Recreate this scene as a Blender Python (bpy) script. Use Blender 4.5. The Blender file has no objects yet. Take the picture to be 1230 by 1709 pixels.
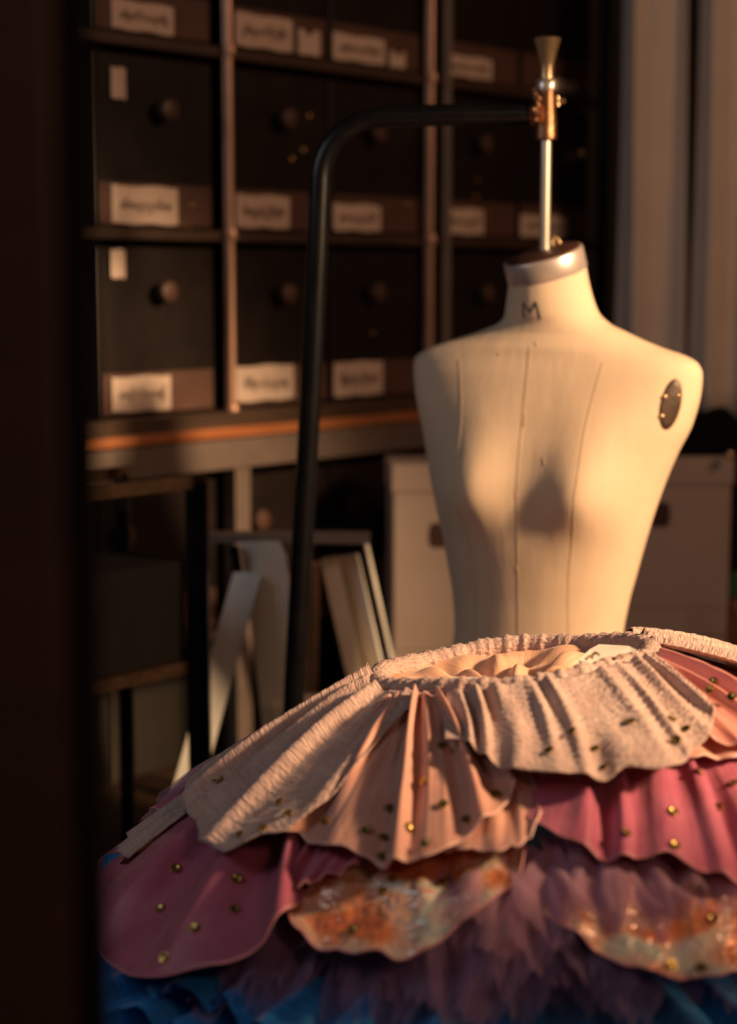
import bpy, bmesh, math, random
import numpy as np
from mathutils import Vector, Matrix
from mathutils.bvhtree import BVHTree

random.seed(7)
rng = np.random.default_rng(7)
PI = math.pi
S = bpy.context.scene
COL = S.collection

# ------------------------------------------------------------------ camera model
F = 2893.0
CAMZ = 1.45
TH = math.radians(7.6)
cT, sT = math.cos(TH), math.sin(TH)

def ray(px, py):
    u = (px - 615.0) / F
    v = -(py - 854.5) / F
    wy = cT + v * sT
    return (u / wy, (v * cT - sT) / wy)          # x and z gained per metre of depth

def at(px, py, Y):
    a, b = ray(px, py)
    return Vector((a * Y, Y, CAMZ + b * Y))

# ------------------------------------------------------------------ object helpers
def origin(o):
    v = Vector((0, 0, 0))
    while o is not None:
        v = v + Vector(o.location)
        o = o.parent
    return v

def mk(name, verts, faces, mat, parent=None, smooth=True, loc=None, uvs=None, local=False):
    """one mesh object; verts in world space unless local=True"""
    if parent is not None:
        off = Vector((0, 0, 0)) if local else origin(parent)
    else:
        off = Vector(loc) if loc is not None else Vector((0, 0, 0))
        if local:
            off = Vector((0, 0, 0))
    me = bpy.data.meshes.new(name)
    me.from_pydata([(v[0] - off.x, v[1] - off.y, v[2] - off.z) for v in verts], [], faces)
    if uvs is not None:
        lay = me.uv_layers.new(name='UVMap')
        for lp in me.loops:
            lay.data[lp.index].uv = uvs[lp.vertex_index]
    me.validate()
    bm = bmesh.new(); bm.from_mesh(me)
    bmesh.ops.recalc_face_normals(bm, faces=bm.faces)
    bm.to_mesh(me); bm.free()
    if smooth:
        for p in me.polygons:
            p.use_smooth = True
    me.materials.append(mat)
    o = bpy.data.objects.new(name, me)
    COL.objects.link(o)
    if parent is not None:
        o.parent = parent
    elif loc is not None:
        o.location = loc
    return o

def thing(name, label, cat, loc=(0, 0, 0), rz=0.0, group=None):
    o = bpy.data.objects.new(name, None)
    o.empty_display_size = 0.05
    COL.objects.link(o)
    o.location = loc
    o.rotation_euler = (0, 0, rz)
    o['label'] = label; o['category'] = cat
    if group: o['group'] = group
    return o

def tag(o, label, cat, group=None):
    o['label'] = label; o['category'] = cat
    if group: o['group'] = group
    return o

def structure(o):
    o['kind'] = 'structure'
    return o

class MB:
    def __init__(self):
        self.v = []; self.f = []
    def add(self, vs, fs):
        n = len(self.v)
        self.v += [Vector(p) for p in vs]
        self.f += [tuple(i + n for i in f) for f in fs]
        return self
    def box(self, x0, x1, y0, y1, z0, z1, bev=0.0):
        bm = bmesh.new()
        bmesh.ops.create_cube(bm, size=1.0)
        for q in bm.verts:
            q.co = Vector(((x0 + x1) / 2 + q.co.x * (x1 - x0), (y0 + y1) / 2 + q.co.y * (y1 - y0), (z0 + z1) / 2 + q.co.z * (z1 - z0)))
        if bev > 0:
            bmesh.ops.bevel(bm, geom=list(bm.edges), offset=bev, segments=2, affect='EDGES', profile=0.6)
        self._bm(bm)
        return self
    def _bm(self, bm):
        bm.verts.index_update()
        self.add([q.co.copy() for q in bm.verts], [tuple(q.index for q in f.verts) for f in bm.faces])
        bm.free()
    def tube(self, path, rad, seg=16, cap=True):
        path = [Vector(p) for p in path]
        n = len(path)
        rads = rad if isinstance(rad, (list, tuple)) else [rad] * n
        tang = []
        for i in range(n):
            a = path[max(0, i - 1)]; b = path[min(n - 1, i + 1)]
            tang.append((b - a).normalized())
        up = Vector((0, 0, 1)) if abs(tang[0].z) < 0.9 else Vector((1, 0, 0))
        nx = tang[0].cross(up).normalized()
        vs = []; fs = []
        for i in range(n):
            nx = (nx - tang[i] * nx.dot(tang[i])).normalized()
            ny = tang[i].cross(nx)
            for k in range(seg):
                t = 2 * PI * k / seg
                vs.append(path[i] + (nx * math.cos(t) + ny * math.sin(t)) * rads[i])
        for i in range(n - 1):
            for k in range(seg):
                k2 = (k + 1) % seg
                fs.append((i * seg + k, i * seg + k2, (i + 1) * seg + k2, (i + 1) * seg + k))
        if cap:
            fs.append(tuple(range(seg)))
            fs.append(tuple((n - 1) * seg + k for k in range(seg)))
        return self.add(vs, fs)
    def lathe(self, prof, c=(0, 0, 0), axis='z', seg=32):
        """prof = [(r, h)...]"""
        vs = []; fs = []
        c = Vector(c)
        for r, h in prof:
            for k in range(seg):
                t = 2 * PI * k / seg
                if axis == 'z': p = Vector((r * math.cos(t), r * math.sin(t), h))
                elif axis == 'y': p = Vector((r * math.cos(t), h, r * math.sin(t)))
                else: p = Vector((h, r * math.cos(t), r * math.sin(t)))
                vs.append(c + p)
        m = len(prof)
        for i in range(m - 1):
            for k in range(seg):
                k2 = (k + 1) % seg
                fs.append((i * seg + k, i * seg + k2, (i + 1) * seg + k2, (i + 1) * seg + k))
        fs.append(tuple(range(seg))); fs.append(tuple((m - 1) * seg + k for k in range(seg)))
        return self.add(vs, fs)
    def bar(self, a, b, w, d, wdir=Vector((1, 0, 0)), w2=None):
        """rectangular bar from a to b; w across wdir, d across the third axis"""
        a = Vector(a); b = Vector(b)
        t = (b - a).normalized()
        x = (wdir - t * wdir.dot(t)).normalized()
        y = t.cross(x)
        w2 = w if w2 is None else w2
        vs = []
        for p, ww in ((a, w), (b, w2)):
            for sx, sy in ((-1, -1), (1, -1), (1, 1), (-1, 1)):
                vs.append(p + x * sx * ww / 2 + y * sy * d / 2)
        fs = [(0, 1, 2, 3), (4, 5, 6, 7), (0, 1, 5, 4), (1, 2, 6, 5), (2, 3, 7, 6), (3, 0, 4, 7)]
        return self.add(vs, fs)
    def build(self, name, mat, parent=None, smooth=False, loc=None, local=False, auto=None):
        o = mk(name, self.v, self.f, mat, parent, smooth, loc, None, local)
        if smooth and auto is None: auto = 50
        if auto is not None:
            for p in o.data.polygons: p.use_smooth = True
            try:
                o.data.set_sharp_from_angle(angle=math.radians(auto))
            except Exception:
                pass
        return o

def smooth_interp(xs, ys, x, w=0.0):
    """monotone cubic interpolation"""
    xs = np.asarray(xs, float); ys = np.asarray(ys, float); x = np.asarray(x, float)
    h = np.diff(xs); d = np.diff(ys) / h
    m = np.zeros_like(ys)
    for i in range(1, len(xs) - 1):
        if d[i - 1] * d[i] > 0:
            w1 = 2 * h[i] + h[i - 1]; w2 = h[i] + 2 * h[i - 1]
            m[i] = (w1 + w2) / (w1 / d[i - 1] + w2 / d[i])
    m[0] = d[0]; m[-1] = d[-1]
    i = np.clip(np.searchsorted(xs, x) - 1, 0, len(xs) - 2)
    t = np.clip((x - xs[i]) / h[i], 0, 1)
    h00 = 2*t**3 - 3*t**2 + 1; h10 = t**3 - 2*t**2 + t; h01 = -2*t**3 + 3*t**2; h11 = t**3 - t**2
    return h00*ys[i] + h10*h[i]*m[i] + h01*ys[i+1] + h11*h[i]*m[i+1]

# ------------------------------------------------------------------ materials
class NT:
    def __init__(self, name):
        self.m = bpy.data.materials.new(name)
        self.m.use_nodes = True
        self.t = self.m.node_tree
        self.b = self.t.nodes['Principled BSDF']
        self.out = self.t.nodes['Material Output']
    def n(self, kind, **kw):
        q = self.t.nodes.new(kind)
        for k, v in kw.items():
            if k in q.inputs: q.inputs[k].default_value = v
            else: setattr(q, k, v)
        return q
    def l(self, a, b): self.t.links.new(a, b)
    def setp(self, **kw):
        for k, v in kw.items():
            self.b.inputs[k.replace('_', ' ')].default_value = v

def dull(m, spec=0.08):
    m.node_tree.nodes['Principled BSDF'].inputs['Specular IOR Level'].default_value = spec
    return m

def c4(c): return (c[0], c[1], c[2], 1.0)

def mat_simple(name, col, rough=0.6, metal=0.0, var=0.12, scale=20.0, bump=0.0, bscale=80.0, coat=0.0, sheen=0.0, spec=0.5, coord='Object'):
    k = NT(name)
    k.setp(Roughness=rough, Metallic=metal)
    k.b.inputs['Specular IOR Level'].default_value = spec
    if coat: k.b.inputs['Coat Weight'].default_value = coat
    if sheen: k.b.inputs['Sheen Weight'].default_value = sheen
    tc = k.n('ShaderNodeTexCoord')
    nz = k.n('ShaderNodeTexNoise', Scale=scale, Detail=5.0)
    k.l(tc.outputs[coord], nz.inputs['Vector'])
    rp = k.n('ShaderNodeValToRGB')
    rp.color_ramp.elements[0].position = 0.3; rp.color_ramp.elements[1].position = 0.7
    rp.color_ramp.elements[0].color = c4([x * (1 - var) for x in col])
    rp.color_ramp.elements[1].color = c4([min(1, x * (1 + var)) for x in col])
    k.l(nz.outputs['Fac'], rp.inputs['Fac'])
    k.l(rp.outputs['Color'], k.b.inputs['Base Color'])
    if bump:
        nb = k.n('ShaderNodeTexNoise', Scale=bscale, Detail=6.0)
        k.l(tc.outputs[coord], nb.inputs['Vector'])
        bp = k.n('ShaderNodeBump', Strength=bump, Distance=0.004)
        k.l(nb.outputs['Fac'], bp.inputs['Height'])
        k.l(bp.outputs['Normal'], k.b.inputs['Normal'])
    return k.m

def mat_cloth(name, col, col2, rough=0.65, transl=0.25, kind='crinkle', sheen=0.3, bump=0.6, clear=0.0, fade=False):
    """cloth on UV in metres (u across, v along the petal)"""
    k = NT(name)
    k.setp(Roughness=rough)
    k.b.inputs['Sheen Weight'].default_value = sheen
    k.b.inputs['Sheen Roughness'].default_value = 0.4
    tc = k.n('ShaderNodeTexCoord')
    uv = tc.outputs['UV']
    nz = k.n('ShaderNodeTexNoise', Scale=25.0, Detail=4.0)
    k.l(uv, nz.inputs['Vector'])
    rp = k.n('ShaderNodeValToRGB')
    rp.color_ramp.elements[0].position = 0.35; rp.color_ramp.elements[1].position = 0.68
    rp.color_ramp.elements[0].color = c4(col); rp.color_ramp.elements[1].color = c4(col2)
    k.l(nz.outputs['Fac'], rp.inputs['Fac'])
    k.l(rp.outputs['Color'], k.b.inputs['Base Color'])
    bp = k.n('ShaderNodeBump', Strength=bump, Distance=0.004)
    if kind == 'crinkle':
        mp = k.n('ShaderNodeMapping'); mp.inputs['Scale'].default_value = (50, 190, 1)
        k.l(uv, mp.inputs['Vector'])
        n1 = k.n('ShaderNodeTexNoise', Scale=1.0, Detail=3.0, Distortion=1.6)
        k.l(mp.outputs['Vector'], n1.inputs['Vector'])
        n2 = k.n('ShaderNodeTexVoronoi', Scale=220.0)
        k.l(uv, n2.inputs['Vector'])
        ad = k.n('ShaderNodeMath', operation='MULTIPLY_ADD')
        k.l(n2.outputs['Distance'], ad.inputs[0]); ad.inputs[1].default_value = 0.35
        k.l(n1.outputs['Fac'], ad.inputs[2])
        k.l(ad.outputs[0], bp.inputs['Height'])
    elif kind == 'satin':
        mp = k.n('ShaderNodeMapping'); mp.inputs['Scale'].default_value = (90, 14, 1)
        k.l(uv, mp.inputs['Vector'])
        n1 = k.n('ShaderNodeTexNoise', Scale=1.0, Detail=4.0, Distortion=0.6)
        k.l(mp.outputs['Vector'], n1.inputs['Vector'])
        k.l(n1.outputs['Fac'], bp.inputs['Height'])
    k.l(bp.outputs['Normal'], k.b.inputs['Normal'])
    tr = k.n('ShaderNodeBsdfTranslucent')
    k.l(rp.outputs['Color'], tr.inputs['Color'])
    mx = k.n('ShaderNodeMixShader'); mx.inputs[0].default_value = transl
    k.l(k.b.outputs[0], mx.inputs[1]); k.l(tr.outputs[0], mx.inputs[2])
    if clear:
        tp_ = k.n('ShaderNodeBsdfTransparent')
        m2 = k.n('ShaderNodeMixShader'); m2.inputs[0].default_value = clear
        if fade:      # the barbs thin out towards the ragged ends
            sx = k.n('ShaderNodeSeparateXYZ'); k.l(uv, sx.inputs[0])
            mr = k.n('ShaderNodeMapRange'); mr.inputs['From Min'].default_value = 0.03; mr.inputs['From Max'].default_value = 0.15
            mr.inputs['To Min'].default_value = clear * 0.4; mr.inputs['To Max'].default_value = 0.85
            k.l(sx.outputs['Y'], mr.inputs['Value'])
            mp2 = k.n('ShaderNodeMapping'); mp2.inputs['Scale'].default_value = (420, 12, 1)
            k.l(uv, mp2.inputs['Vector'])
            n3 = k.n('ShaderNodeTexNoise', Scale=1.0, Detail=2.0); k.l(mp2.outputs['Vector'], n3.inputs['Vector'])
            ma = k.n('ShaderNodeMath', operation='MULTIPLY_ADD'); ma.use_clamp = True
            k.l(n3.outputs['Fac'], ma.inputs[0]); ma.inputs[1].default_value = 0.9
            k.l(mr.outputs['Result'], ma.inputs[2])
            sb_ = k.n('ShaderNodeMath', operation='SUBTRACT'); sb_.use_clamp = True
            k.l(ma.outputs[0], sb_.inputs[0]); sb_.inputs[1].default_value = 0.35
            k.l(sb_.outputs[0], m2.inputs[0])
        k.l(mx.outputs[0], m2.inputs[1]); k.l(tp_.outputs[0], m2.inputs[2])
        k.l(m2.outputs[0], k.out.inputs['Surface'])
    else:
        k.l(mx.outputs[0], k.out.inputs['Surface'])
    return k.m

def mat_iridescent(name):
    k = NT(name)
    k.setp(Roughness=0.26, Metallic=0.15)
    k.b.inputs['Coat Weight'].default_value = 0.35
    tc = k.n('ShaderNodeTexCoord'); uv = tc.outputs['UV']
    n1 = k.n('ShaderNodeTexNoise', Scale=17.0, Detail=3.0, Distortion=0.9)
    k.l(uv, n1.inputs['Vector'])
    rp = k.n('ShaderNodeValToRGB')
    cr = rp.color_ramp
    cr.elements[0].position = 0.26; cr.elements[0].color = (0.50, 0.09, 0.06, 1)
    cr.elements[1].position = 0.42; cr.elements[1].color = (0.72, 0.24, 0.10, 1)
    for p, c in ((0.50, (0.74, 0.42, 0.30, 1)), (0.58, (0.72, 0.52, 0.40, 1)), (0.66, (0.62, 0.66, 0.58, 1)), (0.74, (0.70, 0.28, 0.24, 1))):
        e = cr.elements.new(p); e.color = c
    k.l(n1.outputs['Fac'], rp.inputs['Fac'])
    k.l(rp.outputs['Color'], k.b.inputs['Base Color'])
    vo = k.n('ShaderNodeTexVoronoi', Scale=150.0)
    k.l(uv, vo.inputs['Vector'])
    n2 = k.n('ShaderNodeTexNoise', Scale=38.0, Detail=3.0)
    k.l(uv, n2.inputs['Vector'])
    ad = k.n('ShaderNodeMath', operation='MULTIPLY_ADD')
    k.l(vo.outputs['Distance'], ad.inputs[0]); ad.inputs[1].default_value = 0.10
    k.l(n2.outputs['Fac'], ad.inputs[2])
    bp = k.n('ShaderNodeBump', Strength=0.8, Distance=0.012)
    k.l(ad.outputs[0], bp.inputs['Height'])
    k.l(bp.outputs['Normal'], k.b.inputs['Normal'])
    k.l(bp.outputs['Normal'], k.b.inputs['Coat Normal'])
    return k.m

def mat_linen(name):
    k = NT(name)
    k.setp(Roughness=0.75)
    k.b.inputs['Specular IOR Level'].default_value = 0.25
    tc = k.n('ShaderNodeTexCoord')
    nz = k.n('ShaderNodeTexNoise', Scale=7.0, Detail=6.0)
    k.l(tc.outputs['Object'], nz.inputs['Vector'])
    rp = k.n('ShaderNodeValToRGB')
    rp.color_ramp.elements[0].position = 0.3; rp.color_ramp.elements[1].position = 0.7
    rp.color_ramp.elements[0].color = (0.60, 0.45, 0.315, 1); rp.color_ramp.elements[1].color = (0.69, 0.53, 0.385, 1)
    k.l(nz.outputs['Fac'], rp.inputs['Fac'])
    k.l(rp.outputs['Color'], k.b.inputs['Base Color'])
    mp = k.n('ShaderNodeMapping'); mp.inputs['Scale'].default_value = (40, 40, 7)
    k.l(tc.outputs['Object'], mp.inputs['Vector'])
    n2 = k.n('ShaderNodeTexNoise', Scale=1.0, Detail=4.0)
    k.l(mp.outputs['Vector'], n2.inputs['Vector'])
    bp = k.n('ShaderNodeBump', Strength=0.22, Distance=0.004)
    k.l(n2.outputs['Fac'], bp.inputs['Height'])
    k.l(bp.outputs['Normal'], k.b.inputs['Normal'])
    return k.m

def mat_wood(name, c1, c2, rough=0.5, scale=6.0):
    k = NT(name); k.setp(Roughness=rough)
    tc = k.n('ShaderNodeTexCoord')
    mp = k.n('ShaderNodeMapping'); mp.inputs['Scale'].default_value = (1.0, 9.0, 9.0)
    k.l(tc.outputs['Object'], mp.inputs['Vector'])
    nz = k.n('ShaderNodeTexNoise', Scale=scale, Detail=5.0, Distortion=0.5)
    k.l(mp.outputs['Vector'], nz.inputs['Vector'])
    rp = k.n('ShaderNodeValToRGB')
    rp.color_ramp.elements[0].position = 0.35; rp.color_ramp.elements[1].position = 0.65
    rp.color_ramp.elements[0].color = c4(c1); rp.color_ramp.elements[1].color = c4(c2)
    k.l(nz.outputs['Fac'], rp.inputs['Fac']); k.l(rp.outputs['Color'], k.b.inputs['Base Color'])
    return k.m

M = {}
M['linen'] = mat_linen('linen')
M['seam'] = mat_simple('seam_thread', (0.50, 0.375, 0.25), 0.8)
M['ink'] = mat_simple('marker_ink', (0.012, 0.010, 0.012), 0.6)
M['steel'] = mat_simple('polished_steel', (0.78, 0.70, 0.60), 0.25, 0.7, 0.05)
M['band'] = mat_simple('neck_band_metal', (0.56, 0.48, 0.45), 0.36, 0.55, 0.06)
M['brass'] = mat_simple('brass', (0.72, 0.50, 0.28), 0.25, 0.75, 0.08)
M['bronze'] = mat_simple('worn_bronze', (0.26, 0.13, 0.07), 0.38, 0.9, 0.25, 60, 0.3, 120)
M['capwood'] = mat_wood('neck_cap_wood', (0.035, 0.012, 0.007), (0.06, 0.02, 0.012), 0.5)
M['plate'] = mat_simple('arm_plate_brown', (0.055, 0.032, 0.022), 0.45, 0.3, 0.3, 60, 0.2, 90)
M['black'] = mat_simple('black_paint', (0.004, 0.004, 0.005), 0.27, 0.0, 0.3, 30, 0.05, 60, spec=0.28)
M['boxblack'] = mat_simple('box_board', (0.016, 0.010, 0.008), 0.42, 0.0, 0.3, 12, 0.35, 9, spec=0.3)
M['boxband'] = mat_simple('box_band', (0.10, 0.045, 0.030), 0.6, 0.0, 0.15)
M['paper'] = mat_simple('paper_label', (0.72, 0.56, 0.46), 0.8, 0.0, 0.06)
M['hand'] = mat_simple('faded_ink', (0.22, 0.15, 0.12), 0.8)
M['knob'] = mat_simple('knob_brown', (0.085, 0.042, 0.028), 0.45, 0.0, 0.2)
M['glint'] = mat_simple('gold_foil', (0.75, 0.45, 0.16), 0.25, 1.0, 0.1)
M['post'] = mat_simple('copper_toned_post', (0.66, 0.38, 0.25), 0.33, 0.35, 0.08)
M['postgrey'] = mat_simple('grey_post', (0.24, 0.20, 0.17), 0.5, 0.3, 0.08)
M['board'] = mat_wood('shelf_board', (0.045, 0.024, 0.014), (0.075, 0.04, 0.022), 0.5)
M['railwood'] = mat_wood('trolley_rail', (0.016, 0.008, 0.004), (0.026, 0.013, 0.007), 0.5)
dull(M['railwood'])
M['counter'] = mat_wood('counter_edge', (0.34, 0.11, 0.035), (0.46, 0.17, 0.06), 0.45)
M['beam'] = mat_simple('counter_beam', (0.15, 0.11, 0.09), 0.6, 0.0, 0.1)
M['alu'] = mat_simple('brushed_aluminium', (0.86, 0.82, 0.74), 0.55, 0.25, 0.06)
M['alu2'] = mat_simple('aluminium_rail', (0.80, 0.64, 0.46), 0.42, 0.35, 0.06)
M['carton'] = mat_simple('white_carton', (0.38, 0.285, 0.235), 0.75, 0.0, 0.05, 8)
M['hole'] = mat_simple('hand_hole_dark', (0.05, 0.018, 0.014), 0.9)
M['curtain'] = mat_simple('curtain_cloth', (0.62, 0.54, 0.47), 0.85, 0.0, 0.06, 6, sheen=0.2)
M['darkcloth'] = mat_simple('dark_cloth', (0.005, 0.004, 0.004), 0.9, spec=0.05)
M['cloth_brocade'] = mat_cloth('brocade_crinkle', (0.47, 0.31, 0.27), (0.60, 0.415, 0.365), 0.6, 0.08, 'crinkle', 0.25, 0.85)
M['cloth_peach'] = mat_cloth('peach_satin', (0.68, 0.35, 0.28), (0.76, 0.42, 0.33), 0.42, 0.22, 'satin', 0.3, 0.35)
M['cloth_salmon'] = mat_cloth('salmon_satin', (0.74, 0.30, 0.26), (0.80, 0.38, 0.32), 0.40, 0.28, 'satin', 0.3, 0.35)
M['cloth_magenta'] = mat_cloth('magenta_taffeta', (0.46, 0.10, 0.18), (0.56, 0.15, 0.24), 0.42, 0.22, 'satin', 0.5, 0.35)
M['cloth_lining'] = mat_cloth('lining_satin', (0.78, 0.44, 0.29), (0.86, 0.53, 0.37), 0.35, 0.2, 'satin', 0.2, 0.4)
M['irid'] = mat_iridescent('iridescent_sequin_cloth')
M['lilac'] = mat_cloth('lilac_tulle', (0.40, 0.23, 0.42), (0.52, 0.33, 0.52), 0.85, 0.42, 'satin', 0.4, 0.2, 0.35, True)
M['blue'] = mat_cloth('blue_tulle', (0.004, 0.14, 0.44), (0.008, 0.26, 0.68), 0.6, 0.15, 'satin', 0.3, 0.4)
M['hem'] = mat_simple('rolled_hem', (0.80, 0.50, 0.44), 0.55, 0.0, 0.05)
M['hemdark'] = mat_simple('rolled_hem_pink', (0.66, 0.26, 0.28), 0.55, 0.0, 0.05)
M['sequin'] = mat_simple('gold_sequin', (0.42, 0.29, 0.08), 0.25, 0.85, 0.25, 90)
M['tape'] = mat_simple('white_tape', (0.85, 0.78, 0.68), 0.7)
M['floor'] = mat_wood('floor_boards', (0.03, 0.018, 0.012), (0.05, 0.03, 0.018), 0.6, 3.0)
M['wall'] = mat_simple('dark_plaster', (0.035, 0.027, 0.022), 0.9, 0.0, 0.1, 4)
M['ceil'] = mat_simple('ceiling_plaster', (0.06, 0.05, 0.042), 0.9)
M['door'] = mat_wood('door_dark_wood', (0.055, 0.024, 0.015), (0.07, 0.031, 0.019), 0.55, 2.0)
M['glassbrown'] = mat_simple('amber_bottle', (0.20, 0.075, 0.02), 0.25, 0.0, 0.1, coat=0.5)
M['green'] = mat_simple('green_cap', (0.02, 0.12, 0.035), 0.5)

# ------------------------------------------------------------------ the room
RZ = math.radians(48.4)                    # direction along the shelving
DX, DY = math.cos(RZ), math.sin(RZ)
NX, NY = DY, -DX                           # facing out of the shelving
P0 = Vector(((380 - 615) / F * 3.3, 3.3, 0.0))

def shelf_pt(s, out=0.0, z=0.0):
    return Vector((P0.x + s * DX + out * NX, P0.y + s * DY + out * NY, z))

def shelf_local(px, py, out=0.0):
    """ray against the front plane of the shelving -> (s, z)"""
    a, b = ray(px, py)
    # (a*Y - P0.x - out*NX)*NX + (Y - P0.y - out*NY)*NY = 0
    Y = ((P0.x + out * NX) * NX + (P0.y + out * NY) * NY) / (a * NX + NY)
    x = a * Y
    s = (x - P0.x - out * NX) * DX + (Y - P0.y - out * NY) * DY
    return s, CAMZ + b * Y

W = M['wall']
back = -0.46
fl = MB().box(-2.6, 3.6, -0.6, 6.6, -0.05, 0.0).build('floor', M['floor']); structure(fl)
ce = MB().box(-2.6, 3.6, -0.6, 6.6, 2.95, 3.0).build('ceiling', M['ceil']); structure(ce)
a = shelf_pt(-3.0, back - 0.03, 1.475); b = shelf_pt(2.6, back - 0.03, 1.475)
wb = MB().bar(a, b, 2.95, 0.06, Vector((0, 0, 1))).build('wall_back', W); structure(wb)
a = shelf_pt(2.6, back, 1.475); b = shelf_pt(2.6, 3.2, 1.475)
wr = MB().bar(a, b, 2.95, 0.06, Vector((0, 0, 1))).build('wall_right', W); structure(wr)
# the doorway the picture is taken through: door edge on the left, wall beyond
xj = (164 - 615) / F * 0.84
wf = MB().box(-2.4, xj - 0.16, 0.80, 0.92, 0, 2.95).build('wall_front', W); structure(wf)
dj = MB()
dj.box(xj - 0.16, xj - 0.010, 0.790, 0.80, 0, 2.4, 0.003)
dj.box(xj - 0.20, xj - 0.011, 0.80, 0.84, 0, 2.4, 0.002)
dj = dj.build('door_1', M['door']); structure(dj)
MB().box(xj - 0.0105, xj, 0.797, 0.84, 0, 2.4, 0.002).build('door_seal', M['darkcloth'], dj)

# ------------------------------------------------------------------ shelving
def shelving(label, s0, s1, posts, name='shelving_unit'):
    t = thing(name, label, 'shelving', shelf_pt(s0, 0, 0), RZ)
    L = s1 - s0
    return t, L

Z_SHELF = [1.880, 1.543, 1.205]            # board tops
DEP = 0.36

tA, LA = shelving('tall black shelving unit with slim copper-lit posts above an orange-edged counter', -0.61, 0.60, None)
s_off = 0.61
for z in Z_SHELF[:2] + [2.215]:
    MB().box(0, LA, 0.0, DEP, z - 0.02, z, 0.002).build('shelf', M['board'], tA, local=True)
ct = MB().box(0, LA + 0.012, -0.03, DEP, 1.152, 1.205, 0.002)
ctr = MB().box(0.12, LA + 0.012, -0.045, -0.03, 1.158, 1.177, 0.002)
ct.build('counter', M['board'], tA, local=True)
ctr.build('counter_edge', M['counter'], tA, local=True)['label'] = 'orange-brown wooden front edge'
MB().box(0, LA + 0.012, -0.038, 0.0, 1.098, 1.154, 0.002).build('counter_beam', M['beam'], tA, local=True)
MB().box(0, LA, 0.0, DEP, 0.765, 0.785, 0.002).build('shelf', M['board'], tA, local=True)
MB().box(0, LA, 0.0, DEP, 0.385, 0.405, 0.002).build('shelf', M['board'], tA, local=True)
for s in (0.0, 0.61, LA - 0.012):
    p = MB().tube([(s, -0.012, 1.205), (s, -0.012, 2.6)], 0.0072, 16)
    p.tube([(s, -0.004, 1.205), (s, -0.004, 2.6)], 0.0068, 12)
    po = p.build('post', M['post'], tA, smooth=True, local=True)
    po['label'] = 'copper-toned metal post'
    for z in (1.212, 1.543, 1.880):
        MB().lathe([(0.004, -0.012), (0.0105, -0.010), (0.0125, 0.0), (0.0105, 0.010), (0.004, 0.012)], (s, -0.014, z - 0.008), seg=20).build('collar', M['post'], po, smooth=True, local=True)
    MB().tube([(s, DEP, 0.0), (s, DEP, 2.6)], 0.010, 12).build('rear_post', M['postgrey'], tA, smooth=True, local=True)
for s in (0.02, 0.62, LA - 0.02):
    MB().box(s - 0.02, s + 0.02, -0.03, 0.004, 0, 1.100, 0.003).build('counter_leg', M['beam'], tA, local=True)

tB, LB = shelving('dark shelving unit on the right with grey post, behind the dress form', 0.63, 1.25, None)
for z in Z_SHELF + [2.215, 0.785]:
    MB().box(0, LB, 0.0, DEP, z - 0.02, z, 0.002).build('shelf', M['board'], tB, local=True)
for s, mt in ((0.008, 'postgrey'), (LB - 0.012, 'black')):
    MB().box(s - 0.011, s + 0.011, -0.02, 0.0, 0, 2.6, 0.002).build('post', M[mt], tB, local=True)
    MB().box(s - 0.009, s + 0.009, DEP - 0.0, DEP + 0.02, 0, 2.6, 0.002).build('post', M['black'], tB, local=True)

# --- storage boxes on the shelves
BW = 0.282; BH = 0.305
cols = {1: (-0.305, -0.018), 2: (0.018, 0.300), 3: (0.306, 0.586), 4: (0.655, 0.930), 5: (0.936, 1.212)}
rows = {1: Z_SHELF[0], 2: Z_SHELF[1], 3: Z_SHELF[2], 4: 0.785}
paper = {   # (row, col): pixel rectangles of the paper labels
    (1, 1): [(192, 4, 296, 66)], (1, 2): [(399, 26, 494, 86), (504, 50, 540, 104)],
    (1, 3): [(560, 60, 648, 116), (657, 86, 682, 120)], (1, 4): [(743, 94, 826, 140)], (1, 5): [(930, 136, 966, 172)],
    (2, 1): [(192, 311, 303, 374), (191, 112, 216, 164)], (2, 2): [(400, 326, 489, 384)], (2, 3): [(557, 341, 641, 394)],
    (2, 4): [(743, 348, 812, 400)], (2, 5): [(868, 360, 950, 402)],
    (3, 1): [(192, 628, 291, 686), (190, 416, 215, 464)], (3, 2): [(400, 610, 496, 668)], (3, 3): [(557, 604, 644, 660)],
    (3, 4): [], (3, 5): [],
    (4, 1): [], (4, 2): [], (4, 3): []}
knobs = {(2, 1): (287, 183), (2, 2): (487, 198), (2, 3): (638, 222), (2, 4): (815, 240), (3, 1): (285, 487), (3, 2): (486, 490),
         (3, 3): (636, 488), (3, 4): (818, 490), (4, 1): (215, 893), (4, 2): (440, 868), (4, 3): (597, 842), (2, 5): (960, 262), (3, 5): (945, 492)}
glints = {(2, 1): [(327, 343, 6, 9), (311, 377, 7, 6), (322, 380, 6, 5)], (2, 2): [(522, 193, 6, 12), (512, 250, 5, 13), (493, 265, 8, 11)],
          (2, 3): [(686, 342, 4, 10)], (3, 3): [(628, 556, 6, 8), (580, 606, 6, 9), (618, 606, 5, 8)], (2, 4): [(803, 300, 6, 8), (800, 328, 7, 9)],
          (2, 5): [(978, 255, 6, 22)]}
colname = {1: 'left of the copper-lit post', 2: 'just right of the copper-lit post', 3: 'second right of the copper-lit post',
           4: 'first right of the grey post', 5: 'second right of the grey post'}
rowname = {1: 'top visible shelf', 2: 'middle shelf', 3: 'shelf resting on the counter', 4: 'shelf under the counter'}

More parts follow.
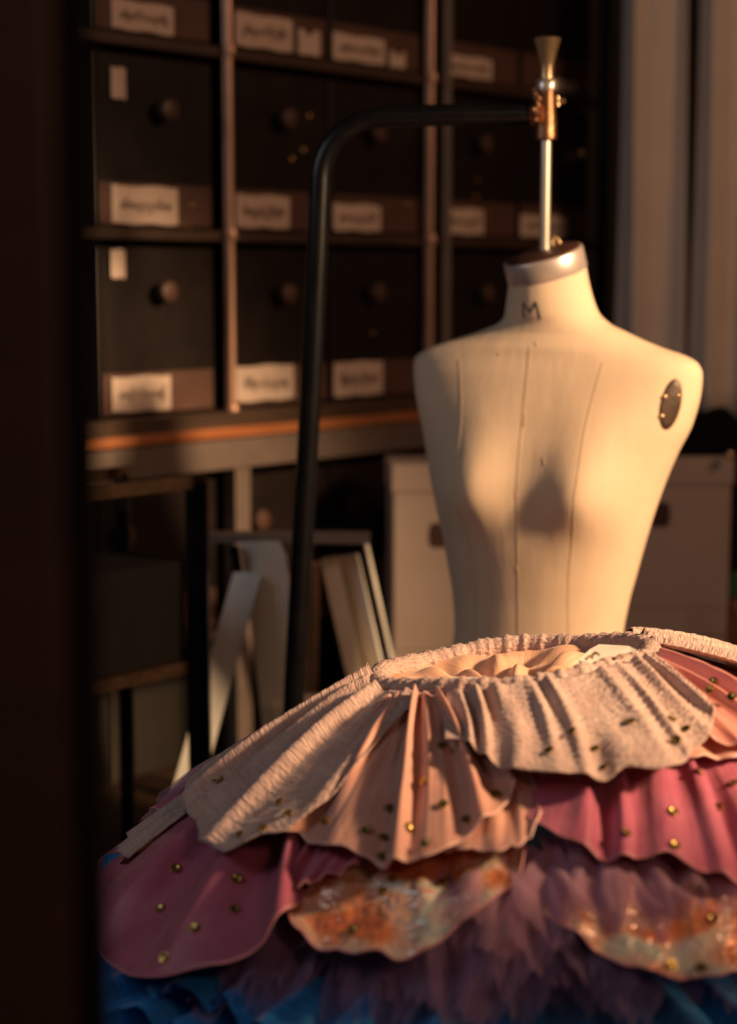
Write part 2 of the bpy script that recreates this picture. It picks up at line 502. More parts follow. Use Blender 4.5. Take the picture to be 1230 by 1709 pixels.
def handwriting(x0, x1, z0, z1, y):
    """one joined-up line of writing, too soft in the photo to read"""
    mb = MB()
    h = z1 - z0; w = x1 - x0
    path = []
    n = max(5, int(w / 0.011))
    xa, xb = x0 + w * 0.1, x1 - w * 0.1
    for i in range(n):
        f = (i + 0.5) / n
        x = xa + (xb - xa) * f
        up = h * random.choice([0.10, 0.12, 0.24]); dn = h * random.choice([0.10, 0.10, 0.22])
        mid = z0 + h * 0.47
        path += [(x - 0.0025, y, mid - dn), (x, y, mid + up)]
    mb.tube(path, 0.0013, 6)
    return mb

for (r, c), rects in paper.items():
    s0, s1 = cols[c]
    zb = rows[r]
    sm = (s0 + s1) / 2
    h = BH if r < 4 else 0.29
    desc = f'black storage box on the {rowname[r]}, {colname[c]}'
    bt = thing('storage_box', desc, 'box', shelf_pt(sm, -0.012, zb), RZ, 'black storage boxes on the shelving')
    hw = (s1 - s0) / 2
    D = 0.30
    MB().box(-hw, hw, 0.004, D, 0.0005, h, 0.004).build('body', M['boxblack'], bt, local=True)
    MB().box(-hw + 0.008, hw - 0.008, 0.0, 0.006, 0.006, 0.080, 0.001).build('label_band', M['boxband'], bt, local=True)
    if (r, c) in knobs:
        s, z = shelf_local(*knobs[(r, c)], out=0.02)
        MB().lathe([(0.006, 0.006), (0.008, -0.012), (0.018, -0.016), (0.021, -0.024), (0.018, -0.032), (0.006, -0.035)], (s - sm, 0.0, min(max(z - zb, .03), h - .03)), axis='y', seg=24).build('knob', M['knob'], bt, smooth=True, local=True)
    for q, (xa, ya, xb, yb) in enumerate(rects):
        sa, za = shelf_local(xa, ya, 0.0); sb, zc = shelf_local(xb, yb, 0.0)
        za = shelf_local((xa + xb) / 2, ya)[1]; zc = shelf_local((xa + xb) / 2, yb)[1]
        sa = max(sa, s0 + 0.002); sb = min(sb, s1 - 0.002)
        lo = max(zc - zb, 0.008)
        tilt = random.uniform(-0.02, 0.02)
        mb = MB()
        vs = []
        nseg = 8
        for i in range(nseg + 1):
            f = i / nseg
            xx = (sa - sm) + (sb - sa) * f
            bulge = -0.003 - 0.003 * math.sin(PI * f)
            top = za - zb + 0.0015 * math.sin(f * 9 + r)
            bot = lo + 0.0015 * math.sin(f * 12 + c)
            if q == 1 and r == 1: top -= 0.012 * max(0, 1 - abs(f - 0.45) * 4)   # torn tag with a notch
            vs += [(xx, bulge, bot), (xx, bulge, top), (xx, bulge + 0.0015, bot), (xx, bulge + 0.0015, top)]
        fs = []
        for i in range(nseg):
            p = i * 4
            fs += [(p, p + 4, p + 5, p + 1), (p + 2, p + 6, p + 7, p + 3), (p + 1, p + 5, p + 7, p + 3), (p, p + 4, p + 6, p + 2)]
        fs += [(0, 1, 3, 2), (nseg * 4, nseg * 4 + 1, nseg * 4 + 3, nseg * 4 + 2)]
        mb.add(vs, fs)
        lb = mb.build('paper_label', M['paper'], bt, local=True)
        if sb - sa > 0.08:
            hwm = handwriting(sa - sm, sb - sm, lo, za - zb, -0.0066)
            if hwm.v: hwm.build('handwriting', M['hand'], lb, local=True)
    for (gx, gy, gw, gh) in glints.get((r, c), []):
        s, z = shelf_local(gx, gy)
        w_ = gw / 2 / 620; h_ = gh / 2 / 870
        MB().lathe([(0.001, 0.005), (1.0, 0.0), (0.7, -0.45), (0.2, -0.6)], (0, 0, 0), axis='y', seg=14)
        g = MB().lathe([(0.2, 0.3), (1.0, 0.0), (0.75, -0.6), (0.2, -0.9)], (0, 0, 0), axis='y', seg=14)
        g.v = [Vector((s - sm + v.x * w_, v.y * 0.006 - 0.001, z - zb + v.z * h_)) for v in g.v]
        g.build('foil_seal', M['glint'], bt, smooth=True, local=True)

# ------------------------------------------------------------------ black frame trolley low on the left
Yt = 2.72
p1 = at(328, 803, Yt); ztop = p1.z
tr = thing('trolley', 'black open metal trolley frame low on the left beside the stepladder', 'trolley', (p1.x, Yt, 0))
def wp(s, dpt, z):   # trolley axes parallel to the shelving
    return Vector((p1.x - s * DX - dpt * NX, Yt - s * DY - dpt * NY, z))
TL, TD = 0.46, 0.18
def tbar(a, b, w=0.022, d=0.022, wd=Vector((NX, NY, 0))):
    return MB().bar(a, b, w, d, wd)
MB().bar(wp(0, 0, 0), wp(0, 0, ztop), 0.034, 0.03, Vector((1, 0, 0))).build('leg', M['black'], tr)
MB().bar(wp(0, TD, 0), wp(0, TD, ztop), 0.022, 0.022, Vector((1, 0, 0))).build('leg', M['black'], tr)
MB().bar(wp(TL, 0, 0), wp(TL, 0, ztop), 0.022, 0.022, Vector((1, 0, 0))).build('leg', M['black'], tr)
MB().bar(wp(TL, TD, 0), wp(TL, TD, ztop), 0.022, 0.022, Vector((1, 0, 0))).build('leg', M['black'], tr)
MB().bar(wp(-0.014, 0, ztop), wp(TL, 0, ztop), 0.02, 0.016, Vector((0, 0, 1))).build('top_rail', M['railwood'], tr)
MB().bar(wp(-0.014, TD, ztop), wp(TL, TD, ztop), 0.02, 0.016, Vector((0, 0, 1))).build('top_rail', M['railwood'], tr)
q = at(300, 1110, Yt)
MB().bar(wp(0.0, TD / 2, q.z), wp(TL, TD / 2, q.z), TD, 0.02, Vector((NX, NY, 0))).build('shelf', M['railwood'], tr)
MB().bar(wp(-0.016, -0.004, 0.2), wp(-0.016, -0.004, ztop), 0.006, 0.02, Vector((1, 0, 0))).build('edge_strip', M['railwood'], tr)
dk = MB().bar(wp(0.02, TD / 2, q.z + 0.011 + 0.08), wp(TL - 0.02, TD / 2, q.z + 0.011 + 0.08), TD - 0.02, 0.16, Vector((NX, NY, 0))).build('fabric_bin', M['darkcloth'])
tag(dk, 'black fabric bin on the trolley shelf at lower left', 'bin')

# ------------------------------------------------------------------ step ladder
YL = 2.92
topL = at(352, 900, YL); topR = at(622, 900, YL + 0.10)
zl = topL.z
lad = thing('step_ladder', 'pale grey aluminium step ladder standing behind the black stand pole', 'ladder', (at(480, 900, YL).x, YL, 0))
def to_floor(pa, pb):
    t = (0.0 - pa.z) / (pb.z - pa.z)
    return pa + (pb - pa) * t
# near side: left leg and the broad right leg
a = at(414, 955, YL - 0.01); b = at(334, 1240, YL - 0.10); e = to_floor(a, b)
MB().bar(a, e, 0.046, 0.016, Vector((1, 0, 0)), 0.046).build('leg', M['alu'], lad)
mb = MB()
L0 = [at(400, 906, YL), at(463, 906, YL), at(480, 960, YL), at(424, 962, YL)]
def slab(mb, pts, th):
    n = len(pts)
    vs = list(pts) + [p + Vector((0.0, th, 0)) for p in pts]
    fs = [tuple(range(n)), tuple(range(n, 2 * n))] + [(i, (i + 1) % n, n + (i + 1) % n, n + i) for i in range(n)]
    mb.add(vs, fs); return mb
def onfloor(px, py0, py1, px1, Y0, Y1):
    return to_floor(at(px, py0, Y0), at(px1, py1, Y1))
fa = onfloor(422, 1000, 1200, 443, YL, YL + 0.02); fb = onfloor(483, 1000, 1200, 500, YL, YL + 0.02)
slab(mb, [at(400, 904, YL), at(466, 904, YL), at(477, 930, YL), fb, fa, at(412, 985, YL), at(408, 965, YL)], 0.02)
mb.build('side_panel', M['alu'], lad)
MB().bar(at(391, 912, YL - .012), at(398, 962, YL - .012), 0.016, 0.012, Vector((1, 0, 0))).build('hinge', M['black'], lad)
# far side: right rail and thin brace
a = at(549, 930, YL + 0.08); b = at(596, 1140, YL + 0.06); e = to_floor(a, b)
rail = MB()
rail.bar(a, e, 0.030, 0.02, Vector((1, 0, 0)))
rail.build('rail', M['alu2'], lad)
w = MB(); off = Vector((0.030, 0.020, 0))
w.bar(a + off, e + off, 0.052, 0.006, Vector((0.8, -0.6, 0)))
w.build('rail_web', M['alu'], lad)
a = at(609, 900, YL + 0.10); b = at(655, 1110, YL + 0.16); e = to_floor(a, b)
MB().tube([a, e], 0.0045, 10).build('brace', M['alu'], lad, smooth=True)
a = at(522, 940, YL + 0.2); b = at(518, 1150, YL + 0.3); e = to_floor(a, b)
MB().bar(a, e, 0.026, 0.014, Vector((1, 0, 0))).build('leg', M['board'], lad)
mb = MB()
slab(mb, [at(347, 893, YL), at(618, 893, YL + .02), at(618, 908, YL + .02), at(347, 906, YL)], 0.05)
mb.build('top_platform', M['postgrey'], lad)
for zz in (0.22, 0.46, 0.70):
    f = 1 - zz / zl
    xa = at(440, 905, YL).x + 0.03 * f; xb = at(549, 930, YL + .08).x + 0.19 * f
    MB().box(xa, xb, YL + 0.012, YL + 0.09, zz, zz + 0.022, 0.002).build('tread', M['alu'], lad)

# ------------------------------------------------------------------ cartons
def carton(name, label, loc, rz, w, d, h, hole=True, seam=True):
    t = thing(name, label, 'carton', loc, rz, 'pale cartons behind the dress form')
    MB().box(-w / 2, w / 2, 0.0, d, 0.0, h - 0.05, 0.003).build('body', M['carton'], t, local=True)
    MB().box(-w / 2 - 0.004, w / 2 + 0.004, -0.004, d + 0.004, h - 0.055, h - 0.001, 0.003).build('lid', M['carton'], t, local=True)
    if hole:
        hw = 0.022
        mb = MB()
        n = 10; pts = []
        for sx in (1, -1):
            for i in range(n):
                t_ = -PI / 2 + PI * i / (n - 1)
                pts.append((sx * (hw - 0.008) + sx * 0.008 * math.cos(t_), sx * 0.024 * math.sin(t_)))
        vs = [(p[0], -0.0015, h * 0.62 + p[1]) for p in pts] + [(p[0], 0.003, h * 0.62 + p[1]) for p in pts]
        N = len(pts)
        mb.add(vs, [tuple(range(N)), tuple(range(N, 2 * N))] + [(i, (i + 1) % N, N + (i + 1) % N, N + i) for i in range(N)])
        mb.build('hand_hole', M['hole'], t, local=True)
    return t

Yc = 3.32
pL = at(657, 775, Yc); w = 0.18
dcx, dcy = DX, DY
RC = math.radians(4)
def lc(zb): return (pL.x + w / 2, pL.y + 0.01, zb)
hL = pL.z / 3
carton('carton', 'pale carton with dark hand hole, left of the dress form, topmost of its stack', lc(2 * hL), RC, w, 0.17, hL)
carton('carton', 'pale carton lower left of the dress form, under the topmost left carton', lc(hL), RC, w, 0.17, hL, False)
carton('carton', 'bottom pale carton of the left stack, hidden behind the skirt', lc(0.0), RC, w, 0.17, hL, False)
Yr = 3.36
pr = at(1222, 762, Yr); pl_ = at(982, 762, Yr)
wr_ = pr.x - pl_.x
h1 = pr.z - at(1100, 1015, Yr).z
h2 = (pr.z - h1) / 2
cxr = (pr.x + pl_.x) / 2
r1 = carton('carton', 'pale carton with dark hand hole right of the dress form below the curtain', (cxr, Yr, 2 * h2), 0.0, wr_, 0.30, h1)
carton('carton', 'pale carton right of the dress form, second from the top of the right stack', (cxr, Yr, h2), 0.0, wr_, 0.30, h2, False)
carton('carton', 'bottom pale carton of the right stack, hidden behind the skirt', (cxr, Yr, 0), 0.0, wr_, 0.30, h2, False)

# dark folded cloth on the right stack
cl = MB()
vs = []; fs = []
nx_, ny_ = 20, 10
x0 = at(1096, 700, Yr).x; x1 = at(1290, 700, Yr).x
x0 = cxr - 0.02; x1 = pr.x + 0.05
zt = pr.z
for j in range(ny_ + 1):
    for i in range(nx_ + 1):
        fx = i / nx_; fy = j / ny_
        edge = min(fx, 1 - fx, fy, 1 - fy)
        hh = 0.072 * min(1, (edge / 0.10)) ** 0.5 + 0.008 * math.sin(fx * 11 + fy * 5)
        vs.append((x0 + (x1 - x0) * fx, Yr + 0.02 + 0.24 * fy, zt + 0.001 + max(0, hh)))
for j in range(ny_):
    for i in range(nx_):
        p = j * (nx_ + 1) + i
        fs.append((p, p + 1, p + nx_ + 2, p + nx_ + 1))
n0 = len(vs)
vs += [(v[0], v[1], zt + 0.0005) for v in vs]
fs += [tuple(n0 + i for i in f) for f in fs]
cl.add(vs, fs)
o = cl.build('folded_cloth', M['darkcloth'], smooth=True)
tag(o, 'black folded cloth lying on top of the right-hand carton', 'cloth')
# small brass knob hanging at the right edge
kp = at(1219, 762, Yr - 0.03)
o = MB().lathe([(0.002, -0.009), (0.007, -0.007), (0.009, 0.0), (0.007, 0.007), (0.002, 0.009)], (0, 0, 0), seg=18).build('brass_bead', M['brass'], None, smooth=True, loc=(kp.x, kp.y, kp.z + 0.002), local=True)
tag(o, 'small brass bead on the corner of the right-hand carton', 'bead')
# bottle at the far right edge, standing on a stool
bp_ = at(1240, 1062, 3.05)
bt = thing('bottle', 'amber bottle with green cap cut by the right edge, beside the cartons', 'bottle', (bp_.x, bp_.y, bp_.z - 0.09))
MB().lathe([(0.028, 0.0), (0.030, 0.004), (0.030, 0.145), (0.020, 0.165), (0.013, 0.172)], (bp_.x, bp_.y, bp_.z - 0.09), seg=28).build('body', M['glassbrown'], bt, smooth=True)
MB().lathe([(0.027, 0.165), (0.027, 0.200), (0.020, 0.206)], (bp_.x, bp_.y, bp_.z - 0.09), seg=28).build('cap', M['green'], bt, smooth=True)
st = thing('stool', 'dark wooden stool under the amber bottle at the right edge', 'stool', (bp_.x + 0.05, bp_.y, 0))
zs = bp_.z - 0.0905
MB().lathe([(0.12, zs - 0.03), (0.13, zs - 0.025), (0.13, zs - 0.004), (0.126, zs)], (bp_.x + 0.05, bp_.y, 0), seg=32).build('seat', M['board'], st, smooth=False)
for k in range(3):
    t = k * 2 * PI / 3 + 0.3
    MB().tube([(bp_.x + 0.05 + 0.08 * math.cos(t), bp_.y + 0.08 * math.sin(t), zs - 0.03), (bp_.x + 0.05 + 0.13 * math.cos(t), bp_.y + 0.13 * math.sin(t), 0.0)], 0.014, 12).build('leg', M['board'], st, smooth=True)

# ------------------------------------------------------------------ curtains at the right
def curtain(name, label, xa, xb, Y, zlo, zhi, folds, amp, phase):
    nx_, nz_ = 120, 24
    vs = []; fs = []
    for j in range(nz_ + 1):
        fz = j / nz_
        for i in range(nx_ + 1):
            f = i / nx_
            x = xa + (xb - xa) * f
            k = 0.7 + 0.3 * math.sin(fz * 2.0 + f * 4)
            y = Y + amp * k * math.sin(2 * PI * folds * f + phase + 0.5 * math.sin(fz * 2.2 + 3 * f)) + 0.35 * amp * math.sin(2 * PI * folds * 2.3 * f + 1.3)
            vs.append((x + 0.008 * math.sin(fz * 3 + f * 8), y, zlo + (zhi - zlo) * fz + (0.006 * math.sin(f * 20) if j == 0 else 0)))
    for j in range(nz_):
        for i in range(nx_):
            p = j * (nx_ + 1) + i
            fs.append((p, p + 1, p + nx_ + 2, p + nx_ + 1))
    o = mk(name, vs, fs, M['curtain'], loc=((xa + xb) / 2, Y, zlo))
    sd = o.modifiers.new('Solidify', 'SOLIDIFY'); sd.thickness = 0.003
    tag(o, label, 'curtain', 'pale curtains at the right')
    return o
Yk = 3.95
curtain('curtain', 'pale brownish curtain panel hanging behind the right shoulder of the dress form', at(1030, 300, Yk).x, at(1142, 300, Yk).x, Yk, at(1100, 706, Yk).z, 2.72, 1.15, 0.020, 2.6)
curtain('curtain', 'pale grey curtain panel hanging at the right edge of the picture', at(1152, 300, Yk).x, at(1330, 300, Yk).x, Yk - 0.03, at(1200, 694, Yk).z, 2.72, 1.8, 0.022, 2.9)
cr_ = thing('curtain_rail', 'dark curtain rail above the pale curtains, out of the picture', 'rail', (at(1030, 300, Yk).x - .1, Yk, 2.73))
MB().tube([(at(1030, 300, Yk).x - .1, Yk - .015, 2.73), (at(1330, 300, Yk).x + .1, Yk - .015, 2.73)], 0.014, 12).build('rod', M['black'], cr_, smooth=True)
for q in (1040, 1320):
    MB().tube([(at(q, 300, Yk).x, Yk - .015, 2.73), (at(q, 300, Yk).x, Yk - .015, 2.95)], 0.008, 10).build('bracket', M['black'], cr_, smooth=True)

# ------------------------------------------------------------------ the dress form
YF = 2.6
PXM = F / YF
def zrow(y): return at(907, y, YF).z
fa_ = math.radians(-23.0)
cf, sf = math.cos(fa_), math.sin(fa_)
#      y     xl    xr    b(half depth) n
rowsF = [
    (1330, 722, 1094, 0.118, 2.3),
    (1240, 730, 1080, 0.122, 2.3),
    (1160, 744, 1062, 0.112, 2.2),
    (1090, 759, 1046, 0.100, 2.1),
    (1055, 763, 1043, 0.096, 2.1),
    (1000, 760, 1051, 0.098, 2.1),
    (950, 752, 1063, 0.102, 2.1),
    (900, 743, 1075, 0.106, 2.15),
    (850, 733, 1088, 0.108, 2.2),
    (800, 723, 1103, 0.108, 2.25),
    (750, 715, 1121, 0.104, 2.3),
    (700, 706, 1142, 0.096, 2.4),
    (650, 697, 1152, 0.084, 2.5),
    (620, 694, 1153, 0.076, 2.5),
    (603, 695, 1146, 0.070, 2.4),
    (592, 704, 1130, 0.066, 2.3),
    (578, 733, 1092, 0.062, 2.1),
    (565, 770, 1062, 0.059, 2.0),
    (552, 806, 1036, 0.057, 2.0),
    (540, 832, 1013, 0.057, 2.0),
    (525, 841, 996, 0.057, 2.0),
    (505, 843, 986, 0.056, 2.0),
    (480, 845, 978, 0.055, 2.0),
    (455, 847, 973, 0.054, 2.0),
]
zz = np.array([zrow(r[0]) for r in rowsF])
EE = np.array([(r[2] - r[1]) / 2 / PXM for r in rowsF])
CC = np.array([((r[1] + r[2]) / 2 - 615) / PXM for r in rowsF])
BB = np.array([r[3] for r in rowsF]); NN = np.array([r[4] for r in rowsF])
ZT = zz[-1]
NR, NSEG = 170, 144
zline = np.concatenate([np.linspace(zz[0], zrow(630), 80, endpoint=False), np.linspace(zrow(630), zrow(535), 60, endpoint=False), np.linspace(zrow(535), ZT, 30)])
E_ = smooth_interp(zz, EE, zline); C_ = smooth_interp(zz, CC, zline); B_ = smooth_interp(zz, BB, zline); N_ = smooth_interp(zz, NN, zline)
XF = CC[4]
zbust = zrow(812)
zneck = zrow(545)
def form_point(i, t):
    z = zline[i]; b = B_[i]; E = E_[i]; n = N_[i]
    a = math.sqrt(max(E * E - b * b * sf * sf, 1e-5)) / abs(cf)
    ct, st = math.cos(t), math.sin(t)
    lx = a * math.copysign(abs(ct) ** (2 / n), ct)
    ly = b * math.copysign(abs(st) ** (2 / n), st)
    if ly < 0:
        fr = min(1.0, -ly / b)
        for sgn in (-1, 1):
            dx = (lx - sgn * 0.088) / 0.050; dz = (z - zbust)
            dz = dz / (0.085 if dz > 0 else 0.055)
            ly -= 0.033 * math.exp(-(dx * dx) * 0.8 - dz * dz) * fr ** 0.5
    else:
        ly += 0.012 * math.exp(-((z - zrow(680)) / 0.10) ** 2) * (ly / b)
    wx = lx * cf - ly * sf; wy = lx * sf + ly * cf
    k = min(1.0, max(0.0, (z - zneck) / (ZT - zneck)))
    k = k * k * (3 - 2 * k)
    wz = z + k * (0.27 * wx + 0.18 * wy)
    return Vector((C_[i] + wx, YF + wy, wz))
vs = []; fs = []
for i in range(len(zline)):
    for k in range(NSEG):
        vs.append(form_point(i, 2 * PI * k / NSEG))
for i in range(len(zline) - 1):
    for k in range(NSEG):
        k2 = (k + 1) % NSEG
        fs.append((i * NSEG + k, i * NSEG + k2, (i + 1) * NSEG + k2, (i + 1) * NSEG + k))
fs.append(tuple(range(NSEG))); fs.append(tuple((len(zline) - 1) * NSEG + k for k in range(NSEG)))
form = thing('dress_form', 'cream linen female dress form torso hanging from the black stand', 'dress form', (XF, YF, zz[0]))
torso = mk('torso', vs, fs, M['linen'], form)
bvh = BVHTree.FromPolygons([v[:] for v in vs], fs)

def hit_cam(px, py):
    a, b = ray(px, py)
    o = Vector((0, 0, CAMZ)); d = Vector((a, 1.0, b)).normalized()
    p, n, i, dist = bvh.ray_cast(o, d)
    return p, n
def hit_local(lx, z, side=-1):
    """from in front of (side -1) or behind the form, at a local sideways offset"""
    o = Vector((XF + lx * cf - side * 0.6 * sf, YF + lx * sf + side * 0.6 * cf, z))
    d = Vector((side * sf, -side * cf, 0)).normalized()
    p, n, i, dist = bvh.ray_cast(o, d)
    return p, n

def ribbon(pts, w, lift=0.0006, name='seam', mat=None, parent=None):
    """narrow raised strip following surface points [(p, n)]"""
    pts = [q for q in pts if q[0] is not None]
    vs = []; fs = []
    m = len(pts)
    for i in range(m):
        p, n = pts[i]
        a = pts[max(0, i - 1)][0]; b = pts[min(m - 1, i + 1)][0]
        t = (b - a)
        if t.length < 1e-7: t = Vector((0, 0, 1))
        t.normalize()
        s = t.cross(n).normalized()
        for (q, l) in ((-1, -0.001), (-0.6, lift), (0.6, lift), (1, -0.001)):
            vs.append(p + s * q * w / 2 + n * l)
    for i in range(m - 1):
        for k in range(3):
            fs.append((i * 4 + k, i * 4 + k + 1, i * 4 + 4 + k + 1, i * 4 + 4 + k))
    fs.append((0, 1, 2, 3)); fs.append(tuple(4 * (m - 1) + k for k in range(4)))
    return vs, fs

# seams: centre front and two princess lines a side
def seam_line(fx, z0, z1, side=-1, w=0.0016):
    pts = []
    for z in np.linspace(z0, z1, 90):
        p, n = hit_local(fx(z), z, side)
        if p is not None: pts.append((p, n))
    v, f = ribbon(pts, w)
    return mk('seam', v, f, M['seam'], torso)
zmin, zmax = zz[0] + 0.01, zrow(585)
seam_line(lambda z: 0.0, zmin, zrow(575))
for sgn in (-1, 1):
    seam_line(lambda z, s=sgn: s * (0.072 + 0.018 * math.exp(-((z - zbust) / 0.08) ** 2) + 0.05 * max(0, (z - zbust) / 0.25)), zmin, zrow(600), w=0.0011)
    seam_line(lambda z, s=sgn: s * 0.075, zmin, zrow(600), side=1)
seam_line(lambda z: 0.0, zmin, zrow(575), side=1)

# the letter M in marker on the neck
mv = []; mf = []
strokes = [[(875, 532), (873, 520), (873.5, 505)], [(873.5, 505), (879, 514), (885, 522)], [(885, 522), (890, 512), (894, 504)], [(894, 504), (898, 517), (901.5, 533)]]
for stt in strokes:
    pts = []
    for i in range(len(stt) - 1):
        for f in np.linspace(0, 1, 6):
            pts.append(hit_cam(stt[i][0] * (1 - f) + stt[i + 1][0] * f, stt[i][1] * (1 - f) + stt[i + 1][1] * f))
    v, f = ribbon(pts, 0.0040, 0.0005)
    n0 = len(mv); mv += v; mf += [tuple(n0 + i for i in q) for q in f]
mk('letter_m', mv, mf, M['ink'], torso)['label'] = 'handwritten black letter M'
# small dark spots / stitches where the photo shows them
for (a_, b_) in (((893, 570), (896, 579)), ((906, 764), (909, 776)), ((860, 816), (861, 832)), ((877, 692), (873, 712)), ((862, 944), (863, 958)), ((832, 588), (833, 594))):
    v, f = ribbon([hit_cam(a_[0] + (b_[0] - a_[0]) * q, a_[1] + (b_[1] - a_[1]) * q) for q in np.linspace(0, 1, 4)], 0.0026, 0.0005)
    mk('stain', v, f, M['seam'], torso)

# oval arm plates on both armholes
def oval(pxc, pyc, ax, ay, tilt, name='arm_plate'):
    ring = []
    c, n = hit_cam(pxc, pyc)
    vs = []; fs = []
    R, K = 7, 40
    for r in range(R + 1):
        for k in range(K):
            t = 2 * PI * k / K
            x = ax * r / R * math.cos(t); y = ay * r / R * math.sin(t)
            X = pxc + x * math.cos(tilt) - y * math.sin(tilt); Yp = pyc + x * math.sin(tilt) + y * math.cos(tilt)
            p, nn = hit_cam(X, Yp)
            vs.append(p + nn * (0.0022 if r < R else -0.0005))
    for r in range(R):
        for k in range(K):
            k2 = (k + 1) % K
            fs.append((r * K + k, r * K + k2, (r + 1) * K + k2, (r + 1) * K + k))
    pl = mk(name, vs, fs, M['plate'], form)
    return pl
plate = oval(1119, 675, 18, 45, 0.22)
plate['label'] = 'dark brown oval plate at the armhole'
for (x, y) in ((1109, 662), (1104, 694), (1131, 660)):
    p, n = hit_cam(x, y)
    z = n
    sx = z.orthogonal().normalized(); sy = z.cross(sx)
    mb = MB()
    vs = []; fs = []
    for r, h in ((0.0005, 0.0048), (0.0022, 0.0044), (0.0032, 0.003), (0.0034, 0.001)):
        for k in range(12):
            t = 2 * PI * k / 12
            vs.append(p + sx * r * math.cos(t) + sy * r * math.sin(t) + z * h)
    for i in range(3):
        for k in range(12):
            fs.append((i * 12 + k, i * 12 + (k + 1) % 12, i * 12 + 12 + (k + 1) % 12, i * 12 + 12 + k))
    mk('screw', vs, fs, M['brass'], plate)

# neck band and cap
top = [form_point(len(zline) - 1, 2 * PI * k / 64) for k in range(64)]
cen = sum(top, Vector()) / 64
nrm = Vector((-0.27, -0.18, 1)).normalized()
bm_v = []; bm_f = []
prof = [(1.012, -0.004), (1.03, -0.002), (1.03, 0.026), (1.00, 0.029), (0.96, 0.029)]
for (s_, h_) in prof:
    for p in top:
        bm_v.append(cen + (p - cen) * s_ + nrm * h_ * 1.0)
for i in range(len(prof) - 1):
    for k in range(64):
        bm_f.append((i * 64 + k, i * 64 + (k + 1) % 64, i * 64 + 64 + (k + 1) % 64, i * 64 + 64 + k))
mk('neck_band', bm_v, bm_f, M['band'], form)['label'] = 'brushed metal neck band'
cv = []; cfc = []
prof = [(0.975, 0.0), (0.975, 0.0285), (0.93, 0.031), (0.5, 0.033), (0.05, 0.034)]
for (s_, h_) in prof:
    for p in top:
        cv.append(cen + (p - cen) * s_ + nrm * h_)
for i in range(len(prof) - 1):
    for k in range(64):
        cfc.append((i * 64 + k, i * 64 + (k + 1) % 64, i * 64 + 64 + (k + 1) % 64, i * 64 + 64 + k))
cfc.append(tuple(range(64))); cfc.append(tuple((len(prof) - 1) * 64 + k for k in range(64)))
mk('neck_cap', cv, cfc, M['capwood'], form)['label'] = 'dark brown wooden neck cap'
# hanging rod and brass hook on the cap
rodx = at(909, 420, YF).x; rody = YF + 0.002
zr0 = cen.z + 0.030; zr1 = at(908, 60, YF).z
MB().tube([(rodx, rody, zr0 - 0.01), (rodx, rody, at(908, 150, YF).z)], 0.0076, 20).build('hanging_rod', M['steel'], form, smooth=True)
hk = MB()
hp = [at(921, 414, YF + 0.03), at(922, 402, YF + 0.03), at(926, 396, YF + 0.03), at(931, 400, YF + 0.03), at(936, 410, YF + 0.03), at(938, 416, YF + 0.03)]
hk.tube(hp, 0.0032, 10).build('hook', M['brass'], form, smooth=True)

# ------------------------------------------------------------------ the stand
stand = thing('dress_form_stand', 'black bent tube stand with clamp carrying the dress form', 'stand', (at(490, 1200, YF).x - 0.03, YF, 0))
za = at(700, 190, YF).z
path = []
xe = at(893, 190, YF).x
path.append(Vector((xe, YF, at(893, 190, YF).z)))
path.append(at(760, 191.5, YF)); path.append(at(680, 194, YF)); path.append(at(640, 196, YF))
# bend
c0 = at(633, 302, YF); R = 105.0
for k in range(0, 13):
    t = math.radians(90 + 88 * k / 12)
    path.append(at(640 + R * math.cos(t) * 1.0 - 1, 301 - R * math.sin(t), YF))
pbot = at(490, 1172, YF)
ptop = path[-1]
path.append(at(529, 420, YF)); path.append(at(516, 700, YF)); path.append(at(505, 900, YF)); path.append(pbot)
dirv = (pbot - at(505, 900, YF)).normalized()
endp = pbot + dirv * ((pbot.z - 0.03) / -dirv.z)
path.append(endp)
# resample smoothly
MB().tube(path, 0.0160, 24).build('tube', M['black'], stand, smooth=True)
base = MB().lathe([(0.02, 0.060), (0.03, 0.045), (0.10, 0.032), (0.195, 0.024), (0.205, 0.012), (0.205, 0.0)], (endp.x, endp.y, 0), seg=48)
base.build('base', M['black'], stand, smooth=True)
cx_, cy_ = rodx, rody
def zp(y): return at(908, y, YF).z
MB().lathe([(0.0125, zp(234)), (0.0155, zp(232)), (0.0150, zp(200)), (0.0135, zp(185)), (0.0125, zp(165)), (0.0120, zp(152))], (cx_, cy_, 0), seg=28).build('clamp_sleeve', M['bronze'], stand, smooth=True)
MB().lathe([(0.010, zp(152)), (0.0150, zp(151)), (0.0155, zp(145)), (0.0150, zp(134)), (0.012, zp(131))], (cx_, cy_, 0), seg=28).build('collar', M['steel'], stand, smooth=True)
MB().lathe([(0.0095, zp(132)), (0.0095, zp(112)), (0.0105, zp(104)), (0.0145, zp(85)), (0.0188, zp(68)), (0.0195, zp(64)), (0.0170, zp(63)), (0.010, zp(70))], (cx_, cy_, 0), seg=32).build('flared_nut', M['brass'], stand, smooth=True)
